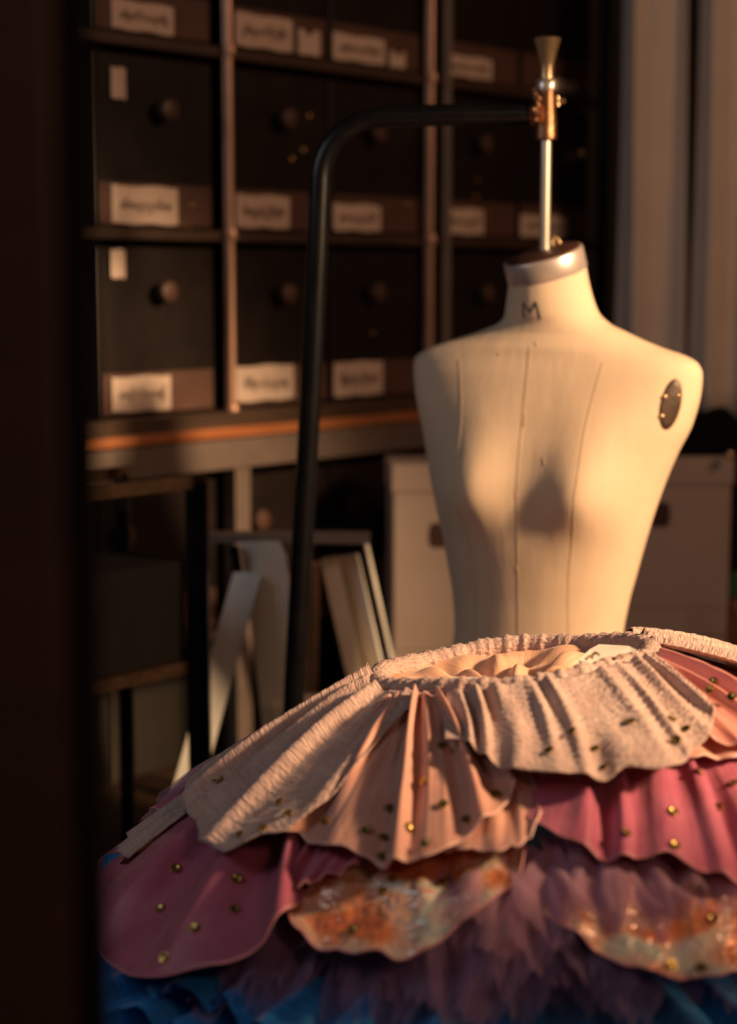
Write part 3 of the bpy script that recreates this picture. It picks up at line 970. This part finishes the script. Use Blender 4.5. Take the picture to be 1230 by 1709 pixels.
# socket holding the tube end, screws
MB().tube([at(884, 190, YF), at(902, 190, YF)], 0.0175, 20).build('socket', M['bronze'], stand, smooth=True)
w1 = MB(); w1.tube([at(918, 168, YF - .004), at(930, 169, YF - .006), at(943, 169, YF - .008)], [0.004, 0.0036, 0.0036], 12)
w1.tube([at(930, 161, YF - .006), at(931, 177, YF - .006)], 0.0032, 10)
w1.build('wing_screw', M['brass'], stand, smooth=True)
for (x, y, r) in ((893, 158, .005), (897, 165, .007), (890, 183, .0055), (894, 200, .0045)):
    p = at(x, y, YF - 0.018)
    MB().lathe([(r * .3, -r * .9), (r * .8, -r * .6), (r, 0), (r * .8, r * .6), (r * .3, r * .9)], (0, 0, 0), axis='y', seg=16)
    m_ = MB().lathe([(r * .3, -r * .9), (r * .8, -r * .6), (r, 0), (r * .8, r * .9), (r * .6, r * 2.5)], (p.x, p.y, p.z), axis='y', seg=16)
    m_.build('screw', M['bronze'], stand, smooth=True)
MB().tube([at(890, 148, YF - .012), at(893, 165, YF - .02), at(899, 176, YF - .02), at(893, 188, YF - .02), at(897, 200, YF - .014)], 0.0028, 10).build('spring_clip', M['bronze'], stand, smooth=True)

# ------------------------------------------------------------------ the petal tutu
TC = Vector((0.1605, 1.88, 1.0226))
RW = 0.144
TXs, TYs = 0.115, -0.085
def surf(x, y, off=0.0):
    dx, dy = x - TC.x, y - TC.y
    r = math.hypot(dx, dy)
    ro = max(0.0, r - RW)
    return TC.z + TXs * dx + TYs * dy - (0.30 * ro + 0.65 * ro * ro) - off
def pol(px, py, off):
    a, b = ray(px, py)
    best = None; bd = 1e9
    prev = None
    for Y in np.arange(1.15, 2.5, 0.002):
        z = CAMZ + b * Y
        d = z - surf(a * Y, Y, off)
        if d < 0:
            if prev is not None:
                f = prev[1] / (prev[1] - d)
                Y = prev[0] + (Y - prev[0]) * f
            best = Y; break
        if d < bd: bd = d; best = Y
        prev = (Y, d)
    x = a * best
    return math.atan2(best - TC.y, x - TC.x), math.hypot(x - TC.x, best - TC.y)
def unwrap(L):
    out = [L[0]]
    for t, r in L[1:]:
        while t - out[-1][0] > PI: t -= 2 * PI
        while t - out[-1][0] < -PI: t += 2 * PI
        out.append((t, r))
    return out
def resample(L, n):
    P = np.array(L, float)
    # by polyline length with catmull-like smoothing
    xy = np.stack([P[:, 1] * np.cos(P[:, 0]), P[:, 1] * np.sin(P[:, 0])], 1)
    d = np.concatenate([[0], np.cumsum(np.hypot(*np.diff(xy, axis=0).T))])
    d = d / d[-1] if d[-1] > 0 else np.linspace(0, 1, len(P))
    t = np.linspace(0, 1, n)
    th = np.interp(t, d, P[:, 0]); rr = np.interp(t, d, P[:, 1])
    k = max(1, n // (len(P) * 3))
    ker = np.ones(2 * k + 1) / (2 * k + 1)
    def sm(v):
        e = np.concatenate([2 * v[0] - v[k:0:-1], v, 2 * v[-1] - v[-2:-k - 2:-1]])
        return np.convolve(e, ker, 'valid')
    return sm(th), sm(rr)

tutu = thing('petal_tutu', 'pink layered petal tutu with gold sequins and gathered waist, in front of the dress form', 'tutu', (TC.x, TC.y, 0.79))

def noise1(x, seed):
    return math.sin(x * 1.7 + seed) * 0.5 + math.sin(x * 3.9 + seed * 2.3) * 0.3 + math.sin(x * 8.3 + seed * 4.1) * 0.2

def petal(mat, inner, outer, off=0.0, scal=0.003, off_in=None, pleats=6, amp=0.006, lift=0.006, wave=0.003, seed=0.0, px=True, hem=None, label=None, sag=0.0, nu=110, nv=70, crink=0.0, seqs=(), droop=0.0):
    if px:
        cv = lambda q, o_: (math.radians(q[1]), q[2]) if len(q) == 3 else pol(q[0], q[1], o_)
        inn = unwrap([cv(q, off if off_in is None else off_in) for q in inner])
        out = unwrap([cv(q, off) for q in outer])
    else:
        inn = [(math.radians(t), r) for t, r in inner]; out = [(math.radians(t), r) for t, r in outer]
    while out[len(out)//2][0] - inn[len(inn)//2][0] > PI: out = [(t - 2 * PI, r) for t, r in out]
    while out[len(out)//2][0] - inn[len(inn)//2][0] < -PI: out = [(t + 2 * PI, r) for t, r in out]
    ti, ri = resample(inn, nu); to, ro = resample(out, nu)
    uu = np.linspace(0, 1, nu)
    ro = ro + scal * (np.abs(np.sin(uu * 16 + seed * 2 + 1.2 * np.sin(uu * 9 + seed))) - 0.6) + scal * 0.35 * np.sin(uu * 55 + seed)
    off_i = off if off_in is None else off_in
    vs = []; uvs = []; fs = []
    grid = np.zeros((nv, nu, 3))
    for j in range(nv):
        v = j / (nv - 1)
        for i in range(nu):
            u = i / (nu - 1)
            # fan: straight lines in plan between the inner and outer points
            xi, yi = ri[i] * math.cos(ti[i]), ri[i] * math.sin(ti[i])
            xo, yo = ro[i] * math.cos(to[i]), ro[i] * math.sin(to[i])
            x = TC.x + xi + (xo - xi) * v; y = TC.y + yi + (yo - yi) * v
            r = math.hypot(x - TC.x, y - TC.y)
            rx, ry = (x - TC.x) / max(r, 1e-5), (y - TC.y) / max(r, 1e-5)
            z = surf(x, y, off_i + (off - off_i) * v)
            uw = u + 0.055 * math.sin(u * 9.1 + seed * 2) + 0.03 * math.sin(u * 21 + seed * 5) + 0.035 * math.sin(v * 2.6 + seed + u * 4)
            ph = uw * pleats * 2 * PI + seed
            s = math.sin(ph)
            ridge = (0.5 + 0.5 * s) ** 1.6
            wv = (0.60 + 0.65 * v - 0.78 * v ** 3) if pleats else 0.0
            eu = min(1.0, 6 * min(u, 1 - u) + 0.25)
            am = amp * (1.0 + 0.55 * math.sin(u * 15 + seed * 3) + 0.25 * math.sin(v * 5 + u * 30 + seed))
            d = am * (ridge * 2 - 0.7) * wv * eu
            d += amp * 0.10 * noise1(u * pleats * 9 + v * 3, seed + 2) * wv
            d += lift * v ** 5 + wave * math.sin(u * 23 + seed * 3) * v ** 6
            d += crink * noise1(v * 60 + 3 * math.sin(u * 12), seed + u * 5)
            d -= sag * math.sin(PI * v) + droop * v ** 3
            sl = 0.30 + 1.3 * max(0, r - RW)
            nn = Vector((rx * sl, ry * sl, 1)).normalized()
            grid[j, i] = (x + nn.x * d, y + nn.y * d, z + nn.z * d)
    for j in range(nv):
        for i in range(nu):
            vs.append(tuple(grid[j, i]))
            wloc = np.hypot(*(grid[j, -1, :2] - grid[j, 0, :2])) + 0.02
            lloc = np.linalg.norm(grid[-1, i] - grid[0, i])
            uvs.append(((i / (nu - 1) - 0.5) * (0.5 * wloc + 0.12) + seed, (j / (nv - 1)) * lloc + seed * 0.37))
    for j in range(nv - 1):
        for i in range(nu - 1):
            p = j * nu + i
            fs.append((p, p + 1, p + nu + 1, p + nu))
    o = mk('petal', vs, fs, mat, tutu, uvs=uvs)
    sd = o.modifiers.new('Solidify', 'SOLIDIFY'); sd.thickness = 0.0012; sd.offset = 0
    if label: o['label'] = label
    if hem is not None:
        pth = [Vector(grid[-1, i]) for i in range(0, nu, 1)]
        MB().tube(pth, 0.0011, 8).build('rolled_hem', hem, o, smooth=True)
    if len(seqs):
        bv = BVHTree.FromPolygons(vs, fs)
        for (x, y) in seqs:
            a, b = ray(x, y)
            oo = Vector((0, 0, CAMZ)); dd = Vector((a, 1.0, b)).normalized()
            p, n, _, _ = bv.ray_cast(oo, dd)
            if p is None: continue
            if n.dot(dd) > 0: n = -n
            add_sequin(o, p, n)
    return o

_seq = None
def add_sequin(parent, p, n):
    """small cupped gold disc sewn flat to the cloth"""
    global _seq
    if _seq is None:
        vs = []; fs = []
        K = 14
        prof = [(0.0008, 0.0003), (0.0034, 0.0006), (0.0050, 0.0018), (0.0052, 0.0015), (0.0034, 0.0002), (0.0008, -0.0002)]
        for r, h in prof:
            for k in range(K):
                t = 2 * PI * k / K
                vs.append((r * math.cos(t), r * math.sin(t), h))
        for i in range(len(prof) - 1):
            for k in range(K):
                fs.append((i * K + k, i * K + (k + 1) % K, i * K + K + (k + 1) % K, i * K + K + k))
        fs.append(tuple((len(prof) - 1) * K + k for k in range(K)))
        me = bpy.data.meshes.new('sequin'); me.from_pydata(vs, [], fs); me.materials.append(M['sequin'])
        for q in me.polygons: q.use_smooth = True
        _seq = me
    o = bpy.data.objects.new('sequin', _seq); COL.objects.link(o)
    o.parent = parent
    tl = (n + Vector((random.uniform(-.25, .25), random.uniform(-.25, .25), random.uniform(-.1, .25)))).normalized()
    o.rotation_mode = 'QUATERNION'
    o.rotation_quaternion = tl.to_track_quat('Z', 'Y')
    o.location = p + n * 0.0015 - origin(parent)

BRO, PEA, SAL, MAG, IRI = M['cloth_brocade'], M['cloth_peach'], M['cloth_salmon'], M['cloth_magenta'], M['irid']
# tier 1: crinkled brocade petals
petal(BRO, [('p', 168, 0.146), (620, 1142), (650, 1146), (705, 1156)], [('p', 172, 0.35), (305, 1343), (328, 1372), (342, 1412), (385, 1424), (430, 1410), (475, 1394), (530, 1352), (575, 1310), (610, 1270)],
      scal=0.005, off=-0.010, off_in=-0.021, pleats=5, amp=0.0080, lift=0.004, seed=1.3, hem=None, crink=0.0006, label='pale crinkled brocade petal at the left',
      seqs=[(365, 1303), (468, 1340), (482, 1360), (400, 1395), (440, 1385)])
petal(BRO, [(745, 1156), (800, 1147), (880, 1138), (960, 1124), (1030, 1108), (1085, 1090)],
      [(742, 1238), (772, 1242), (800, 1262), (832, 1284), (880, 1290), (940, 1298), (1000, 1303), (1050, 1288), (1100, 1294), (1130, 1290), (1155, 1255), (1187, 1218), (1178, 1165)],
      off=-0.022, off_in=-0.024, scal=0.003, pleats=8.5, amp=0.0050, lift=0.004, seed=2.1, crink=0.0007, label='pale crinkled brocade petal at the front right',
      seqs=[(957, 1223), (918, 1255), (993, 1253), (1010, 1283), (1052, 1207), (1120, 1203), (1145, 1220), (1130, 1237)], nu=150)
petal(BRO, [(-4, 0.152), (14, 0.152), (30, 0.154)], [(-14, 0.30), (-6, 0.35), (8, 0.385), (22, 0.38), (34, 0.34), (40, 0.28)], px=False,
      off=-0.031, off_in=-0.019, pleats=4, amp=0.008, lift=0.004, seed=4.4, crink=0.0008, label='pale crinkled brocade petal at the far right')
# tier 2: smooth pleated pink petals
petal(PEA, [(650, 1158), (695, 1158), (755, 1156)], [(468, 1390), (510, 1396), (535, 1412), (590, 1425), (640, 1446), (690, 1444), (730, 1428), (790, 1388), (842, 1350), (860, 1302)],
      off=-0.002, off_in=-0.020, pleats=5, amp=0.0085, lift=0.004, seed=0.4, hem=M['hem'], label='peach pleated satin petal at the front',
      seqs=[(545, 1372), (530, 1410), (575, 1412), (612, 1388), (650, 1352), (640, 1400), (640, 1432), (680, 1382), (710, 1305), (740, 1345), (780, 1370), (712, 1410), (828, 1328), (738, 1248)], nu=130)
petal(SAL, [(1070, 1108), (1085, 1098), (1105, 1088)], [(1185, 1235), (1230, 1250), (1290, 1235), (1335, 1190)],
      off=-0.012, off_in=-0.014, pleats=4, amp=0.008, lift=0.004, seed=3.1, hem=M['hem'], label='salmon pleated satin petal at the right',
      seqs=[(1190, 1140), (1222, 1165), (1186, 1152)])
petal(PEA, [(1060, 1130), (1110, 1118), (1150, 1105)], [(1100, 1280), (1160, 1272), (1240, 1270), (1330, 1235)], off=0.003, off_in=0.0, pleats=3, amp=0.005, seed=5.0, hem=M['hem'])
petal(PEA, [(770, 1230), (830, 1225), (880, 1225)], [(690, 1400), (760, 1425), (830, 1430), (878, 1412), (902, 1365)], off=0.010, off_in=0.004, pleats=3, amp=0.004, seed=6.0, hem=M['hem'], label='peach underpetal between the front petals')
# tier 3: magenta taffeta
petal(MAG, [(890, 1215), (980, 1205), (1080, 1190), (1170, 1160)], [(856, 1312), (875, 1362), (925, 1402), (975, 1428), (1020, 1440), (1080, 1432), (1130, 1438), (1180, 1462), (1230, 1475), (1290, 1465), (1350, 1400)],
      off=0.010, off_in=0.006, pleats=6, amp=0.0075, lift=0.006, wave=0.002, seed=0.9, hem=M['hemdark'], label='deep pink taffeta petal at the front right',
      seqs=[(1122, 1357), (1043, 1392), (1125, 1413), (1200, 1350), (1225, 1310), (1165, 1290)], nu=140)
petal(MAG, [(395, 1262), (460, 1280), (560, 1300)], [(172, 1425), (168, 1500), (172, 1590), (215, 1634), (290, 1630), (350, 1612), (420, 1590), (480, 1545), (520, 1480), (530, 1400)],
      off=0.017, off_in=0.022, pleats=4.2, amp=0.012, lift=0.002, wave=0.003, seed=2.7, hem=M['hemdark'], label='deep pink taffeta petal at the left',
      seqs=[(293, 1450), (270, 1518), (393, 1520), (395, 1468), (325, 1550), (275, 1600)], nu=140)
petal(MAG, [(560, 1330), (600, 1335), (660, 1340)], [(470, 1480), (500, 1490), (540, 1470), (600, 1450)], off=0.014, pleats=2, amp=0.004, seed=1.9, hem=M['hemdark'])
# tier 4: iridescent sequin petals
petal(IRI, [(560, 1340), (660, 1345), (790, 1340)], [(476, 1480), (486, 1530), (512, 1578), (560, 1596), (620, 1600), (672, 1613), (720, 1590), (775, 1548), (830, 1510), (868, 1470), (876, 1425)],
      off=0.030, off_in=0.024, pleats=3, amp=0.004, lift=0.010, wave=0.004, seed=3.3, hem=M['hemdark'], label='iridescent orange sequin petal at the front',
      seqs=[(640, 1490), (590, 1555), (655, 1470), (740, 1475)])
petal(IRI, [(960, 1380), (1080, 1380), (1230, 1370)], [(905, 1525), (945, 1560), (1000, 1598), (1060, 1626), (1140, 1640), (1230, 1636), (1320, 1600)],
      off=0.036, off_in=0.034, pleats=3, amp=0.004, lift=0.008, wave=0.004, seed=7.7, hem=M['hemdark'], label='iridescent coral sequin petal at the front right',
      seqs=[(1190, 1535), (1170, 1618), (1120, 1612)])
# left and back petals, in polar angle (degrees; -90 faces the viewer) and radius
petal(BRO, [(172, 0.150), (196, 0.150)], [(178, 0.425), (184, 0.44), (194, 0.43)], off=0.003, pleats=1.5, amp=0.002, lift=0.0, seed=8.1, px=False, crink=0.0006, nu=80, label='pale brocade petal edge at the far left', seqs=[(296, 1326)])
petal(MAG, [(150, 0.16), (174, 0.16)], [(148, 0.38), (160, 0.42), (170, 0.42), (177, 0.39)], off=0.001, pleats=2, amp=0.003, lift=0.0, seed=9.2, px=False, hem=M['hemdark'], nu=80)
for k, (c, w, r1, mt, of) in enumerate([(58, 18, .33, BRO, -.010), (90, 18, .33, BRO, -.010), (122, 18, .33, BRO, .0), (148, 16, .34, BRO, .004),
                                       (42, 18, .38, PEA, .0), (75, 18, .37, PEA, .0), (107, 18, .37, PEA, .0), (138, 17, .37, PEA, .002),
                                       (5, 20, .41, MAG, .010), (50, 26, .42, MAG, .012), (95, 26, .42, MAG, .012), (140, 24, .42, MAG, .012),
                                       (-20, 18, .45, IRI, .026), (25, 24, .45, IRI, .026), (75, 24, .45, IRI, .026), (125, 24, .45, IRI, .026), (170, 22, .46, IRI, .022)]):
    petal(mt, [(c - w * .8, 0.150), (c + w * .8, 0.150)], [(c - w, r1 - .05), (c - w * .6, r1 - .006), (c, r1), (c + w * .6, r1 - .006), (c + w, r1 - .05)], off=of, off_in=min(of, -0.004),
          pleats=5 if mt is not IRI else 2, amp=0.006, seed=k * 1.37 + 11, px=False, nu=70, nv=40)

# gathered waist band
def ring_tube(rad, minor, zoff, gathers, gamp, name, mat, n=360, seg=14):
    vs = []; fs = []
    for i in range(n):
        t = 2 * PI * i / n
        g = 1 + gamp * (math.sin(t * gathers + 1.5 * math.sin(t * 9)) * 0.6 + 0.4 * math.sin(t * gathers * 2.3 + 2))
        x, y = math.cos(t), math.sin(t)
        cz = surf(TC.x + rad * x, TC.y + rad * y) + zoff + 0.002 * math.sin(5 * t)
        for k in range(seg):
            a = 2 * PI * k / seg
            rr = rad + minor * 0.9 * g * math.cos(a)
            vs.append((TC.x + rr * x, TC.y + rr * y, cz + minor * g * math.sin(a)))
    for i in range(n):
        i2 = (i + 1) % n
        for k in range(seg):
            k2 = (k + 1) % seg
            fs.append((i * seg + k, i2 * seg + k, i2 * seg + k2, i * seg + k2))
    uv = [((q // seg) / n * 0.9, (q % seg) / seg * 0.08) for q in range(len(vs))]
    return mk(name, vs, fs, mat, tutu, uvs=uv)
ring_tube(RW + 0.006, 0.0135, 0.006, 37, 0.15, 'waistband', BRO)
# peach satin lining inside the waist
vs = []; fs = []; uv = []
nr_, nt_ = 26, 160
for j in range(nr_):
    f = j / (nr_ - 1)
    r = RW * (1.0 - 0.95 * f) + 0.004
    for i in range(nt_):
        t = 2 * PI * i / nt_
        x, y = TC.x + r * math.cos(t), TC.y + r * math.sin(t)
        wr2 = 0.010 * math.sin(t * 7 + f * 6) * math.sin(PI * f) + 0.006 * math.sin(t * 13 + 2 - f * 9) * math.sin(PI * f)
        vs.append((x, y, surf(x, y) + 0.006 - 0.030 * f ** 0.8 + wr2))
        uv.append((t * 0.1, r))
for j in range(nr_ - 1):
    for i in range(nt_):
        i2 = (i + 1) % nt_
        fs.append((j * nt_ + i, j * nt_ + i2, (j + 1) * nt_ + i2, (j + 1) * nt_ + i))
lining = mk('lining', vs, fs, M['cloth_lining'], tutu, uvs=uv)
lining['label'] = 'peach satin lining inside the waist'
# white hook tape with brass hooks
def Lp(px, py, dz=0.0):
    t, r = pol(px, py, -dz); x, y = TC.x + r * math.cos(t), TC.y + r * math.sin(t)
    return Vector((x, y, surf(x, y, -dz)))
tp = [(972, 1108), (966, 1100), (985, 1083), (1000, 1075), (1050, 1078), (1066, 1086), (1060, 1094), (1038, 1104), (1000, 1110)]
mb = MB(); P = [Lp(x, y, 0.018) for x, y in tp]; n = len(P)
mb.add(P + [p - Vector((0, 0, 0.003)) for p in P], [tuple(range(n)), tuple(range(n, 2 * n))] + [(i, (i + 1) % n, n + (i + 1) % n, n + i) for i in range(n)])
tape = mb.build('hook_tape', M['tape'], tutu); tape['label'] = 'white fastening tape with brass hooks'
for (x, y) in ((984, 1098), (994, 1092), (1034, 1096)):
    a = Lp(x - 7, y + 3, 0.023); b = Lp(x, y - 3, 0.026); c = Lp(x + 6, y + 1, 0.024)
    MB().tube([a, b, c], 0.0016, 8).build('hook', M['brass'], tape, smooth=True)
# pale ribbon end lying in the waist
mb = MB(); P = [Lp(x, y, 0.012) for x, y in ((690, 1141), (740, 1130), (800, 1130), (795, 1137), (745, 1142), (715, 1147))]; n = len(P)
mb.add(P + [p - Vector((0, 0, 0.002)) for p in P], [tuple(range(n)), tuple(range(n, 2 * n))] + [(i, (i + 1) % n, n + (i + 1) % n, n + i) for i in range(n)])
mb.build('ribbon', M['tape'], tutu)['label'] = 'white ribbon end in the waist'

# loose threads at the waistband
for (pts) in ([(660, 1124), (645, 1119), (634, 1116), (628, 1117)], [(612, 1133), (608, 1124), (610, 1112), (613, 1106)]):
    t, r = pol(pts[0][0], pts[0][1], -0.01)
    Yq = TC.y + r * math.sin(t)
    MB().tube([at(x, y, Yq) for x, y in pts], 0.0006, 6).build('loose_thread', M['hem'], tutu, smooth=True)

# ragged tulle / feather fringes: uncountable strips
def fringe(name, mat, r0, r1, off, t0, t1, n, wmin, wmax, seed, droop=0.02, sp=0.02):
    R_ = random.Random(seed)
    vs = []; fs = []; uvs = []
    nn = 12; mm = 17
    for q in range(n):
        t = math.radians(t0 + (t1 - t0) * (q + R_.random()) / n)
        ra = r0 + R_.uniform(-0.01, 0.01); L = (r1 - ra) * R_.uniform(0.72, 1.10)
        w = R_.uniform(wmin, wmax)
        dt = R_.gauss(0, 0.10)
        oo = off + R_.uniform(-sp, sp) * 0.5
        cu = R_.uniform(-0.022, 0.022)
        ph = R_.uniform(0, 6.28)
        jag = []
        for k in range(mm):
            e = 1 - abs(k / (mm - 1) - 0.5) * 2
            jag.append((0.66 + 0.30 * e ** 0.6) * (1.0 if k % 2 else R_.uniform(0.86, 0.98)))
        base = len(vs)
        for j in range(nn):
            f = j / (nn - 1)
            ww = w * (0.45 + 0.75 * f - 0.25 * f * f)
            for k in range(mm):
                g = (k / (mm - 1) - 0.5)
                fl = f * jag[k]
                r = ra + L * fl
                # barbs gather into points towards the ragged end
                gg = g + (0.35 / mm) * math.sin(k * PI) * f
                tt = t + dt * fl + gg * ww / max(r, .1)
                x, y = TC.x + r * math.cos(tt), TC.y + r * math.sin(tt)
                z = surf(x, y, oo) - droop * fl ** 2 + cu * fl * fl + (0.003 + 0.010 * fl) * math.sin(g * 9 + ph) + 0.004 * math.sin(fl * 7 + ph * 2)
                vs.append((x, y, z)); uvs.append((g * ww + q * .13, fl * 0.15))
        for j in range(nn - 1):
            for k in range(mm - 1):
                p = base + j * mm + k
                fs.append((p, p + 1, p + mm + 1, p + mm))
    o = mk(name, vs, fs, mat, tutu, uvs=uvs)
    o['kind'] = 'stuff'
    return o
LIL = M['lilac']
LIL2 = mat_cloth('lilac_feather', (0.54, 0.29, 0.42), (0.66, 0.38, 0.50), 0.85, 0.40, 'satin', 0.4, 0.2, 0.25, True)
f1 = fringe('feather_fringe', LIL2, 0.345, 0.462, 0.027, -100, -64, 16, 0.07, 0.12, 3, droop=0.004, sp=0.006)
f1['label'] = 'lilac ragged feather tufts spilling from under the deep pink petal'
f2 = fringe('feather_fringe', LIL, 0.36, 0.492, 0.042, -205, 165, 120, 0.06, 0.11, 5, droop=0.025, sp=0.02)
f2['label'] = 'lilac ragged feather fringe along the bottom edge'
f4 = fringe('feather_fringe', LIL2, 0.33, 0.46, -0.004, 138, 172, 7, 0.05, 0.09, 21, droop=0.01, sp=0.01)
f4['label'] = 'lilac feather scraps at the far left of the skirt'
f3 = fringe('feather_fringe', LIL, 0.33, 0.47, 0.055, -205, 165, 90, 0.05, 0.09, 9, droop=0.03, sp=0.02)

# ------------------------------------------------------------------ blue tutu below, on a round table
ZB = 0.775
blue = thing('blue_tutu', 'blue tulle tutu lying underneath the pink petal tutu', 'tutu', (TC.x, TC.y, 0.70))
BY = TC.y - 0.05
def blue_layer(r0, r1, z0, z1, ruff, amp, seed, name='tulle_layer'):
    vs = []; fs = []; uv = []
    nr_, nt_ = 24, 420
    for j in range(nr_):
        f = j / (nr_ - 1)
        for i in range(nt_):
            t = 2 * PI * i / nt_
            r = r0 + (r1 - r0) * f + 0.012 * f * math.sin(t * 17 + seed)
            z = z0 + (z1 - z0) * f + amp * f ** 1.3 * (math.sin(t * ruff + seed + 1.5 * math.sin(t * 5)) + 0.4 * math.sin(t * ruff * 2.1 + seed * 3 + f * 4))
            vs.append((TC.x + r * math.cos(t), BY + r * math.sin(t), z))
            uv.append((t * r, r))
    for j in range(nr_ - 1):
        for i in range(nt_):
            i2 = (i + 1) % nt_
            fs.append((j * nt_ + i, j * nt_ + i2, (j + 1) * nt_ + i2, (j + 1) * nt_ + i))
    return mk(name, vs, fs, M['blue'], blue, uvs=uv)
blue_layer(0.10, 0.45, 0.850, 0.797, 44, 0.010, 0.3)
blue_layer(0.10, 0.47, 0.825, 0.765, 40, 0.009, 2.1)
blue_layer(0.10, 0.49, 0.800, 0.735, 36, 0.009, 4.0)
MB().lathe([(0.10, 0.70), (0.12, 0.705), (0.12, 0.84), (0.105, 0.848)], (TC.x, BY, 0), seg=48).build('basque', M['blue'], blue, smooth=True)
tab = thing('round_table', 'round dark table carrying the two tutus', 'table', (TC.x, TC.y, 0))
MB().lathe([(0.385, 0.672), (0.40, 0.676), (0.40, 0.694), (0.395, 0.699)], (TC.x, TC.y, 0), seg=64).build('tabletop', M['board'], tab)
for k in range(4):
    t = PI / 4 + k * PI / 2
    MB().tube([(TC.x + .31 * math.cos(t), TC.y + .31 * math.sin(t), 0.672), (TC.x + .38 * math.cos(t), TC.y + .38 * math.sin(t), 0.0)], [0.022, 0.016], 14).build('leg', M['board'], tab, smooth=True)

# ------------------------------------------------------------------ lights
def look(o, target):
    d = Vector(target) - Vector(o.location)
    o.rotation_euler = d.to_track_quat('-Z', 'Y').to_euler()
def spot(name, loc, target, energy, col, size, blend, rad):
    l = bpy.data.lights.new(name, 'SPOT'); l.energy = energy; l.color = col
    l.spot_size = math.radians(size); l.spot_blend = blend; l.shadow_soft_size = rad
    o = bpy.data.objects.new(name, l); COL.objects.link(o); o.location = loc; look(o, target); return o
def area(name, loc, target, energy, col, sx, sy):
    l = bpy.data.lights.new(name, 'AREA'); l.energy = energy; l.color = col; l.shape = 'RECTANGLE'; l.size = sx; l.size_y = sy
    o = bpy.data.objects.new(name, l); COL.objects.link(o); o.location = loc; look(o, target); return o
spot('window_sun', (1.94, 1.29, 2.10), (0.28, 2.16, 1.15), 500, (1.0, 0.65, 0.36), 44, 0.55, 0.11)
area('warm_room_light', (2.3, 1.6, 2.6), (0.0, 3.6, 1.3), 18, (1.0, 0.55, 0.32), 0.45, 0.45)
area('cool_window', (-1.7, 1.5, 2.3), (0.1, 2.3, 1.0), 6.0, (0.92, 0.93, 1.0), 0.9, 0.9)
area('corridor_light', (0.9, -0.4, 2.3), (-0.3, 0.8, 1.3), 5.0, (1.0, 0.60, 0.42), 0.4, 0.4)
wd = bpy.data.worlds.new('World'); S.world = wd; wd.use_nodes = True
wd.node_tree.nodes['Background'].inputs[0].default_value = (1.0, 0.75, 0.6, 1)
wd.node_tree.nodes['Background'].inputs[1].default_value = 0.02

# ------------------------------------------------------------------ camera
cam = bpy.data.cameras.new('Camera')
cam.sensor_fit = 'HORIZONTAL'; cam.sensor_width = 24.0; cam.lens = 24.0 * F / 1230.0
cam.clip_start = 0.05; cam.clip_end = 50
cam.dof.use_dof = True; cam.dof.focus_distance = 2.0; cam.dof.aperture_fstop = cam.lens / 1000 / 0.0260
co = bpy.data.objects.new('Camera', cam); COL.objects.link(co)
co.location = (0, 0, CAMZ); co.rotation_euler = (PI / 2 - TH, 0, 0)
S.camera = co
S.view_settings.view_transform = 'Standard'
try: S.view_settings.look = 'None'
except Exception: pass
S.view_settings.gamma = 1.0; S.view_settings.use_curve_mapping = False
S.view_settings.exposure = 0.0
